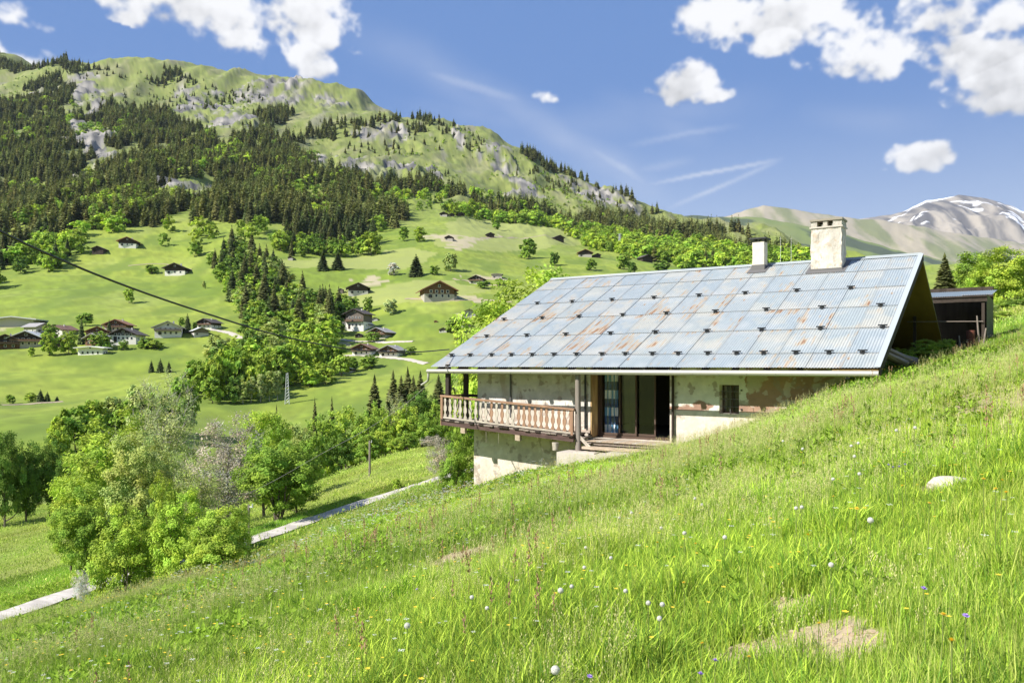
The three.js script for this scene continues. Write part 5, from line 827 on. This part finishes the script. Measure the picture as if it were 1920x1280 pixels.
// ---------------------------------------------------------------- things lying about the farm
{
  const place = (X, Z) => { const [x, z] = fromHouse(X, Z); return [x, height(x, z), z]; };
  const beam = (X, Z, len, turn, tilt, label) => { const p = place(X, Z), g = new THREE.CylinderGeometry(0.1, 0.12, len, 9, 4); const q = g.attributes.position; for (let i = 0; i < q.count; i++) q.setX(i, q.getX(i) + 0.03 * noise2(q.getY(i) * 2, 3 * turn)); g.rotateZ(Math.PI / 2 - tilt).rotateY(turn); g.computeVertexNormals(); const m = top('timber_beam', g, M.greyWood, label, 'beam', 'beams lying under the gable'); m.position.set(p[0], p[1] + 0.2 + Math.abs(Math.sin(tilt)) * len / 2, p[2]); };
  beam(14.0, -3.6, 2.2, 0.5, 0.28, 'weathered grey beam propped up under the gable overhang'); beam(14.2, -3.1, 1.8, 0.8, 0.16, 'weathered grey beam lying lowest under the gable overhang'); beam(14.0, -4.4, 1.5, 0.2, 0.2, 'short grey beam behind the propped one');
  const rp = place(15.5, -10.9), drum = new THREE.LatheGeometry([[0, 0], [0.26, 0], [0.28, 0.02], [0.27, 0.28], [0.285, 0.3], [0.27, 0.32], [0.27, 0.58], [0.285, 0.6], [0.27, 0.62], [0.28, 0.88], [0.25, 0.9], [0, 0.88]].map((q) => new THREE.Vector2(...q)), 20);
  const barrel = top('rusty_barrel', drum.scale(0.5, 0.75, 0.5), mat([0.17, 0.055, 0.035], 0.9), 'rusty red oil drum beside the post of the open shed', 'barrel'); barrel.position.set(rp[0], rp[1] - 0.05, rp[2]);
  for (const [X, Z, h, lean, l] of [[15.75, -11.1, 1.15, 0.08, 'pale fence stake right of the rusty drum'], [15.9, -10.7, 0.7, -0.15, 'short leaning stake beside the shed corner'], [15.2, -10.7, 0.65, 0.1, 'short stake left of the rusty drum']]) { const p = place(X, Z), m = top('fence_stake', new THREE.CylinderGeometry(0.025, 0.035, h, 7).translate(0, h / 2 - 0.1, 0).rotateZ(lean), M.greyWood, l, 'stake', 'stakes by the shed'); m.position.set(...p); }
  for (const [X, Z, s, l] of [[14.6, -6.3, 0.75, 'leafy green elder shoot at the foot of the shed'], [15.0, -8.2, 0.6, 'low bright leafy plant in front of the dark shed'], [14.1, -5.2, 0.6, 'leafy weed beside the propped beam']]) { const [x, z] = fromHouse(X, Z); tree('leafy_shrub', l, N, NEAR.bush, LEAF.fresh, x, z, s, s * 1.5); }
  const lump = (px, py, d0, s, label) => { const g = ground(px, py, d0, 90), q = new THREE.IcosahedronGeometry(1, 3), p = q.attributes.position; for (let i = 0; i < p.count; i++) { const v = V(p.getX(i), p.getY(i), p.getZ(i)), k = 0.75 + 0.5 * fbm(v.x * 1.7 + v.y + px, v.z * 1.7 + v.y * 0.7, 3); p.setXYZ(i, v.x * k * s, v.y * k * s * 0.4, v.z * k * s * 0.7); } q.computeVertexNormals(); const m = top('boulder', q, mat([0.56, 0.50, 0.42], 0.95), label, 'stone'); m.position.set(g[0], g[1] + 0.02, g[2]); };
  lump(1788, 915, 3, 0.2, 'pale earthy stone showing in the grass below the photo edge'); lump(445, 1062, 18, 0.5, 'flat pale stone under the silvery bush'); lump(470, 1058, 18, 0.35, 'small flat stone beside the pole at the meadow edge');
}

// ---------------------------------------------------------------- the meadow: grass, herbs and flowers
{
  const r = rng(2024);
  const blades = (seed, n, hMin, hMax, wid, spread, pal) => {
    const q = rng(seed), P = [], Cc = [], I = [];
    for (let k = 0; k < n; k++) {
      const a = q() * 6.28, d = Math.sqrt(q()) * spread, x = Math.cos(a) * d, z = Math.sin(a) * d, h = lerp(hMin, hMax, q() * q() * 0.5 + q() * 0.5), b = q() * 6.28, lean = 0.08 + 0.75 * q() * q() + (q() < 0.12 ? 0.6 : 0), bx = Math.cos(b), bz = Math.sin(b), sx = -bz, sz = bx, w = wid * (0.6 + 0.8 * q()), c = pal[Math.floor(q() * pal.length)], t = 0.62 + 0.7 * q(), o = P.length / 3;
      for (let j = 0; j <= 3; j++) { const f = j / 3, y = h * f * (1 - 0.25 * lean * f), off = lean * h * f * f, ww = j === 3 ? 0 : w * (1 - 0.55 * f) / 2; P.push(x + bx * off - sx * ww, y, z + bz * off - sz * ww, x + bx * off + sx * ww, y, z + bz * off + sz * ww); for (let m = 0; m < 2; m++) Cc.push(c[0] * t, c[1] * t, c[2] * t); }
      for (let j = 0; j < 3; j++) { const i = o + j * 2; I.push(i, i + 1, i + 2); if (j < 2) I.push(i + 1, i + 3, i + 2); }
    }
    const g = new THREE.BufferGeometry(); g.setAttribute('position', new THREE.Float32BufferAttribute(P, 3)); g.setAttribute('color', new THREE.Float32BufferAttribute(Cc, 3)); g.setIndex(I); g.computeVertexNormals(); return g;
  };
  const G1 = [0.28, 0.44, 0.045], G2 = [0.39, 0.53, 0.06], G3 = [0.14, 0.28, 0.035], G4 = [0.54, 0.60, 0.14], S = [0.66, 0.58, 0.34], B = [0.40, 0.27, 0.15];
  const pal = [G1, G1, G1, G1, G2, G2, G2, G2, G3, G3, G3, G4, G4, G2, G1, G1, G2, G3, G3, G3, G4, S], palDry = [G1, G2, G4, G4, S, B, G2, G1];
  const grassMat = new THREE.MeshPhysicalMaterial({ color: 0xffffff, roughness: 0.9, transmission: 0.33, thickness: 0, vertexColors: true, side: THREE.DoubleSide, specularIntensity: 0.2 });
  const sets = {
    near: [1, 2, 3].map((s) => blades(s, 15, 0.10, 0.40, 0.007, 0.09, pal)).concat([blades(4, 9, 0.16, 0.46, 0.0125, 0.08, [G1, G2, G3, G2])]).concat([blades(5, 10, 0.2, 0.5, 0.006, 0.07, palDry)]),
    mid: [6, 7, 8].map((s) => blades(s, 18, 0.12, 0.36, 0.0095, 0.17, pal)).concat([blades(9, 14, 0.15, 0.4, 0.01, 0.15, palDry)]),
    far: [10, 11, 12].map((s) => blades(s, 22, 0.1, 0.3, 0.02, 0.36, pal)),
    field: [13, 14].map((s) => blades(s, 26, 0.05, 0.15, 0.032, 0.8, [G1, G2, G2, G4, G4, [0.50, 0.50, 0.16], [0.46, 0.50, 0.13]])),
  };
  const blocked = (x, z) => { const [X, Z] = toHouse(x, z); if (X > 1.0 && X < 13.35 && Z < -1.0 && Z > -15) return true; if (X > 5.25 && X < 8.6 && Z < 0.6 && Z > -1.2) return true; if (X > 13.2 && X < 16 && Z < -12 && Z > -15.6) return true; if (X > 13.2 && X < 14.9 && Z < -1.5) return r() < 0.7; return nearLane(x, z)[0] < 0.4 + 0.25 * noise2(x * 3, z * 3); };
  const buckets = new Map();
  const q = new THREE.Matrix4(), e = new THREE.Euler(), u = new THREE.Quaternion();
  function sow(kind, count, r0, r1, p0, p1, scale, power = 1) {
    for (let k = 0; k < count; k++) {
      const rr = Math.sqrt(lerp(r0 * r0, r1 * r1, Math.pow(r(), power))), phi = lerp(p0, p1, r()), x = Math.sin(phi) * rr, z = -Math.cos(phi) * rr;
      if (blocked(x, z)) continue;
      if (rr < 45) { const ea = earthAt(x, z); if (r() < ea * 0.93) continue; }
      const tall = 0.5 + 0.75 * fbm(x * 0.35 + 3, z * 0.35, 3) + 0.5 * smooth(0.55, 0.75, fbm(x * 1.6 + 33, z * 1.6, 2)), dry = fbm(x * 0.22 + 70, z * 0.22, 3), set = sets[kind], pick = set.length > 3 && (dry > 0.62 ? r() < 0.35 : r() < 0.03) ? set.length - 1 : Math.floor(r() * Math.max(2, set.length - (set.length > 3 ? 1 : 0)));
      const key = kind + pick; if (!buckets.has(key)) buckets.set(key, { geo: set[pick], list: [] });
      const hue = fbm(x * 0.16, z * 0.16 + 20, 3), s = scale * tall * (0.8 + 0.4 * r());
      const lush = fbm(x * 0.28 + 11, z * 0.28 + 5, 3), tone = 0.45 + 1.1 * lush + 0.22 * r();
      buckets.get(key).list.push([x, height(x, z) - 0.015, z, s * (0.9 + 0.3 * r()), s, r() * 6.28, tone * (0.8 + 0.34 * hue), tone, tone * (0.9 + 0.3 * r())]);
    }
  }
  sow('near', 52000, 2.2, 9, -0.72, 0.72, 0.66, 0.8);
  sow('mid', 74000, 9, 20, -0.68, 0.68, 0.5, 0.8);
  sow('far', 84000, 20, 48, -0.66, 0.66, 0.5, 0.8);
  sow('field', 30000, 30, 125, -0.66, -0.03, 1.0, 0.7);
  sow('field', 9000, 40, 90, 0.45, 0.68, 1.1, 0.7);
  for (const [, b] of buckets) {
    const im = new THREE.InstancedMesh(b.geo, grassMat, b.list.length);
    b.list.forEach(([x, y, z, w, s, a, cr, cg, cb], i) => { im.setMatrixAt(i, q.compose(V(x, y, z), u.setFromEuler(e.set((r() - 0.5) * 0.2, a, (r() - 0.5) * 0.2)), V(w, s, w))); im.setColorAt(i, rgb(cr, cg, cb)); });
    im.name = numbered('meadow_grass'); lit(im); im.userData.kind = 'stuff'; tag(im, 'long green meadow grass covering the slope', 'grass'); scene.add(im);
  }
  // broad-leaved herbs between the grass
  const herb = (seed) => { const w = rng(seed), lv = new Leaves(); for (let k = 0; k < 12; k++) { const a = w() * 6.28, l = 0.07 + 0.1 * w(), up = 0.3 + 0.9 * w(), d = V(Math.cos(a), up, Math.sin(a)).normalize(), n = V(-Math.cos(a) * up, 1, -Math.sin(a) * up).normalize(), t = 0.75 + 0.5 * w(); lv.add(V(Math.cos(a) * l * 0.5, up * l * 0.45 + 0.02 + 0.1 * w(), Math.sin(a) * l * 0.5), d, n, l, l * 0.42, [t, t, t]); } return lv.build(); };
  const stuffOf = (name, label, category, geo, m, list) => { const im = new THREE.InstancedMesh(geo, m, list.length); list.forEach(([x, y, z, s, a], i) => im.setMatrixAt(i, q.compose(V(x, y, z), u.setFromEuler(e.set(0, a, 0)), V(s, s, s)))); im.name = numbered(name); lit(im); im.userData.kind = 'stuff'; tag(im, label, category); scene.add(im); };
  const spots = (n, r0, r1, p0, p1, s0, s1, test) => { const l = []; for (let k = 0; k < n * 4 && l.length < n; k++) { const rr = Math.sqrt(lerp(r0 * r0, r1 * r1, r())), p = lerp(p0, p1, r()), x = Math.sin(p) * rr, z = -Math.cos(p) * rr; if (blocked(x, z) || (test && !test(x, z))) continue; l.push([x, height(x, z), z, lerp(s0, s1, r()), r() * 6.28]); } return l; };
  for (const s of [41, 42]) stuffOf('meadow_herbs', 'broad-leaved herbs growing between the grass', 'herbs', herb(s), leafMat([0.27, 0.42, 0.04]), [...spots(2600, 2.5, 16, -0.7, 0.7, 0.25, 0.75, (x, z) => fbm(x * 0.5 + s, z * 0.5, 3) > 0.45), ...spots(4000, 12, 36, -0.66, 0.66, 0.4, 1.0, (x, z) => fbm(x * 0.3 + s, z * 0.3, 3) > 0.5)]);
  // small flowers too many to count
  const petal = (n, l, w, tilt, y) => { const g = []; for (let k = 0; k < n; k++) { const a = k / n * 6.28; g.push(new THREE.CircleGeometry(1, 5).scale(l / 2, w / 2, 1).translate(l / 2, 0, 0).rotateX(-Math.PI / 2).rotateZ(tilt).rotateY(a).translate(0, y, 0)); } return merge(g); };
  const umbel = merge([0, 1, 2, 3, 4, 5, 6].map((k) => petal(5, 0.012, 0.009, 0.2, 0).translate(0.028 * Math.cos(k * 1.05) * (k ? 1 : 0), 0.34 + 0.006 * (k % 2), 0.028 * Math.sin(k * 1.05) * (k ? 1 : 0))));
  const bloom = (c) => new THREE.MeshPhysicalMaterial({ color: rgb(...c), roughness: 0.9, transmission: 0.25, thickness: 0, side: THREE.DoubleSide });
  const whiteM = bloom([0.82, 0.82, 0.76]), yellowM = bloom([0.85, 0.62, 0.02]), violetM = bloom([0.42, 0.28, 0.72]), clockM = bloom([0.78, 0.77, 0.72]), stemM = leafMat([0.24, 0.30, 0.08]);
  stuffOf('white_wildflowers', 'tiny white wildflowers scattered through the meadow', 'wildflowers', umbel.translate(0, 0.12, 0), whiteM, [...spots(700, 5, 16, -0.66, 0.66, 0.3, 0.6), ...spots(1500, 14, 34, -0.4, 0.62, 0.45, 0.85, (x, z) => fbm(x * 0.25 + 6, z * 0.25, 3) > 0.55)]);
  stuffOf('yellow_wildflowers', 'tiny yellow buttercups scattered through the meadow', 'wildflowers', petal(6, 0.02, 0.014, 0.35, 0.3), yellowM, [...spots(800, 4, 16, -0.66, 0.66, 0.55, 1.0), ...spots(1500, 14, 34, -0.5, 0.62, 0.7, 1.2, (x, z) => fbm(x * 0.25 + 26, z * 0.25, 3) > 0.52)]);
  // flowers one can count
  const stemGeo = (h) => bar([0, 0, 0], [0.01, h, 0], 0.0028, 5, 0.002);
  const ball = (() => { const w = rng(8), lv = new Leaves(); for (let k = 0; k < 150; k++) { const y = 1 - 2 * (k + 0.5) / 150, a = k * 2.39996, s = Math.sqrt(1 - y * y), d = V(s * Math.cos(a), y, s * Math.sin(a)); lv.add(d.clone().multiplyScalar(0.0115), d, V(-d.z, w() - 0.5, d.x).normalize(), 0.021, 0.0026, [1, 1, 1]); for (let j = 0; j < 3; j++) { const n = V(w() - 0.5, w() - 0.5, w() - 0.5).cross(d).normalize(); lv.add(d.clone().multiplyScalar(0.0225), n, d, 0.011, 0.0035, [1, 1, 1]); } } return lv.build(); })();
  const disc = merge([petal(16, 0.021, 0.0055, 0.15, 0), petal(13, 0.016, 0.005, 0.5, 0.002), petal(9, 0.011, 0.0045, 0.9, 0.003)]), bell = merge([petal(7, 0.018, 0.01, 0.5, 0), petal(5, 0.012, 0.008, 1.0, 0.004)]);
  const flower = (name, px, py, label, group, head, m, h, s, d0) => {
    const g = ground(px, py, d0 ?? 2.4, 60); if (!g) return;      // the sight line meets the ground just behind the flower
    const k = Math.min(0.9, h / (EYE - g[1])), x = g[0] * (1 - k), z = g[2] * (1 - k), y0 = height(x, z), y1 = EYE + (g[1] - EYE) * (1 - k), t = thing(name, label, 'flower', [x, y0, z], r() * 6, group), H = y1 - y0;
    if (H < 0.04) { t.position.y = y1 - 0.12; }
    const hh = Math.max(H, 0.12); part('stem', stemGeo(hh), stemM, t); const hd = part('head', head, m, t); hd.position.set(0.01, hh + (head === ball ? 0.02 : 0), 0); hd.scale.setScalar(s); hd.rotation.set((r() - 0.5) * 0.6, 0, (r() - 0.5) * 0.6);
  };
  const clocks = 'dandelion clocks in the meadow', suns = 'yellow hawkbit flowers in the meadow', violets = 'violet flowers in the meadow';
  const cl = [[766, 1178, 1.25, 'biggest white dandelion clock, near the bottom of the photo'], [1050, 1113, 1.1, 'white dandelion clock in the middle of the near meadow'], [1073, 1104, 0.8, 'smaller clock just beside the middle dandelion clock'], [886, 1124, 0.9, 'round white dandelion clock left of the middle pair'], [1038, 1263, 1.2, 'white dandelion clock at the bottom edge of the photo'], [1632, 981, 1.0, 'large dandelion clock on the slope under the farmhouse window'], [1357, 1012, 0.9, 'round dandelion clock right of a brown seedhead patch'], [1286, 1004, 0.9, 'dandelion clock left of the round one']];
  for (const [px, py, s, l] of cl) flower('dandelion_clock', px, py, l, clocks, ball, clockM, 0.3, s * 0.8);
  for (const [px, py, i] of [[1186, 965], [1163, 974], [1242, 994], [1302, 938], [1318, 950], [1098, 1030], [1094, 1068], [1240, 1166], [1239, 1140], [1217, 1136], [1171, 1114], [1145, 1050], [1504, 956], [1556, 1065], [1614, 893], [1564, 903], [1595, 840], [1605, 860], [1683, 811], [1714, 806], [1470, 830], [1505, 845], [1612, 835], [1495, 958], [912, 1146], [1004, 1053]].sort((p, q) => p[0] - q[0]).map((p, i) => [...p, i])) flower('dandelion_clock', px, py, `small white dandelion clock, ${ordinal(i)} of the small ones counting from the left`, clocks, ball, clockM, 0.28, 0.62);
  [[988, 1033], [1116, 1099], [1532, 1169], [1316, 1205], [1240, 975], [1234, 1017], [704, 1145], [750, 1152], [672, 1211], [195, 1233], [468, 1257], [1408, 1233], [1764, 1152], [1786, 1198], [1604, 953], [1518, 1003], [1565, 931], [1740, 943], [1695, 911], [1867, 916], [1890, 924], [1846, 898], [1876, 900], [1306, 1020], [1785, 1200], [500, 1208], [617, 1187], [1285, 1092]].sort((p, q) => p[0] - q[0]).forEach(([px, py], i) => flower('hawkbit_flower', px, py, `small yellow hawkbit flower, ${ordinal(i)} counting from the left`, suns, disc, yellowM, 0.27, i % 3 ? 0.75 : 0.95));
  [[1341, 1238, 'violet flower at the bottom of the photo, above another'], [1317, 1264, 'lowest violet flower at the bottom of the photo'], [1107, 1268, 'violet bud beside the bottom dandelion clock'], [1737, 1105, 'single violet flower in the tall grass'], [1809, 1157, 'pale violet flower in the tall grass'], [1674, 877, 'first violet flower of the patch below the gable'], [1686, 876, 'second violet flower of the patch below the gable'], [1700, 872, 'third violet flower of the patch below the gable'], [1664, 872, 'fourth violet flower of the patch below the gable'], [783, 1105, 'tiny violet flower left of the meadow centre'], [395, 1277, 'violet flower at the bottom edge beside the yellow ones']].forEach(([px, py, l]) => flower('violet_flower', px, py, l, violets, bell, violetM, 0.25, 1.0));
  // stones and clods where the turf is worn through
  { const g = new THREE.IcosahedronGeometry(1, 1), p = g.attributes.position, l = []; for (let i = 0; i < p.count; i++) { const k = 0.75 + 0.5 * h2(Math.round(p.getX(i) * 50), Math.round(p.getY(i) * 50 + p.getZ(i) * 77)); p.setXYZ(i, p.getX(i) * k, p.getY(i) * k * 0.6, p.getZ(i) * k); } g.computeVertexNormals();
    for (const [x0, z0, rr] of earthSpots) for (let k = 0; k < 90; k++) { const a = r() * 6.28, d = Math.sqrt(r()) * rr * 1.1, x = x0 + Math.cos(a) * d, z = z0 + Math.sin(a) * d; if (earthAt(x, z) > 0.3) l.push([x, height(x, z), z, 0.006 + 0.022 * r() * r(), a]); }
    stuffOf('clods', 'loose clods and pebbles on the worn patches', 'clods', g, mat([0.40, 0.31, 0.21], 0.95), l); }
  // pale panicles of flowering grass
  const panicle = (seed) => { const w = rng(seed), lv = new Leaves(); for (let s = 0; s < 4; s++) { const x = (w() - 0.5) * 0.16, z = (w() - 0.5) * 0.16, h = 0.24 + 0.2 * w(), tx = (w() - 0.5) * 0.12, tz = (w() - 0.5) * 0.12, up = V(tx, h, tz).normalize(); for (const n of [V(1, 0, 0), V(0, 0, 1)]) lv.add(V(x + tx / 2, h / 2, z + tz / 2), up, n, h * 1.05, 0.004, [0.75, 0.9, 0.5]); for (let k = 0; k < 12; k++) { const t = k / 12; lv.add(V(x + tx + (w() - 0.5) * 0.035 * (1.2 - t), h - 0.02 + t * 0.09, z + tz + (w() - 0.5) * 0.035 * (1.2 - t)), V(w() - 0.5, 0.9, w() - 0.5).normalize(), V(w() - 0.5, 0.2, w() - 0.5).normalize(), 0.016, 0.006, [1, 0.97, 0.9]); } } return lv.build(); };
  for (const s of [61, 62]) stuffOf('flowering_grass', 'pale flowering heads of meadow grass', 'grass', panicle(s), leafMat([0.62, 0.61, 0.30], 0.25), [...spots(1000, 3, 12, -0.7, 0.7, 0.6, 1.0, (x, z) => fbm(x * 0.5 + s, z * 0.5, 3) > 0.5), ...spots(1900, 11, 20, -0.66, 0.66, 0.6, 0.95, (x, z) => fbm(x * 0.3 + s, z * 0.3, 3) > 0.5), ...spots(1500, 20, 34, -0.66, 0.66, 0.5, 0.8, (x, z) => fbm(x * 0.3 + s, z * 0.3, 3) > 0.52)]);
  // dry brown seed heads of last year's stalks
  const dry = (() => { const w = rng(4), lv = new Leaves(); for (let k = 0; k < 26; k++) lv.add(V((w() - 0.5) * 0.03, 0.3 + w() * 0.16, (w() - 0.5) * 0.03), V(w() - 0.5, 1, w() - 0.5).normalize(), V(w() - 0.5, 0, w() - 0.5).normalize(), 0.03, 0.012, [1, 1, 1]); lv.add(V(0, 0.17, 0), V(0.05, 1, 0).normalize(), V(0, 0, 1), 0.36, 0.005, [1, 1, 1]); lv.add(V(0, 0.17, 0), V(0.05, 1, 0).normalize(), V(1, 0, 0), 0.36, 0.005, [1, 1, 1]); return lv.build(); })();
  stuffOf('dry_stalks', 'dry brown sorrel stalks standing in the grass', 'stalks', dry, leafMat([0.40, 0.26, 0.15], 0.2), [...spots(220, 5, 14, -0.5, 0.66, 0.7, 1.1, (x, z) => fbm(x * 0.5 + 9, z * 0.5, 3) > 0.5), ...spots(200, 14, 30, -0.4, 0.62, 0.5, 0.9, (x, z) => fbm(x * 0.3 + 19, z * 0.3, 3) > 0.52)]);
}
scene.fog = new THREE.FogExp2(new THREE.Color(0.70, 0.82, 1.0), 0.000022);
renderer.render(scene, camera);
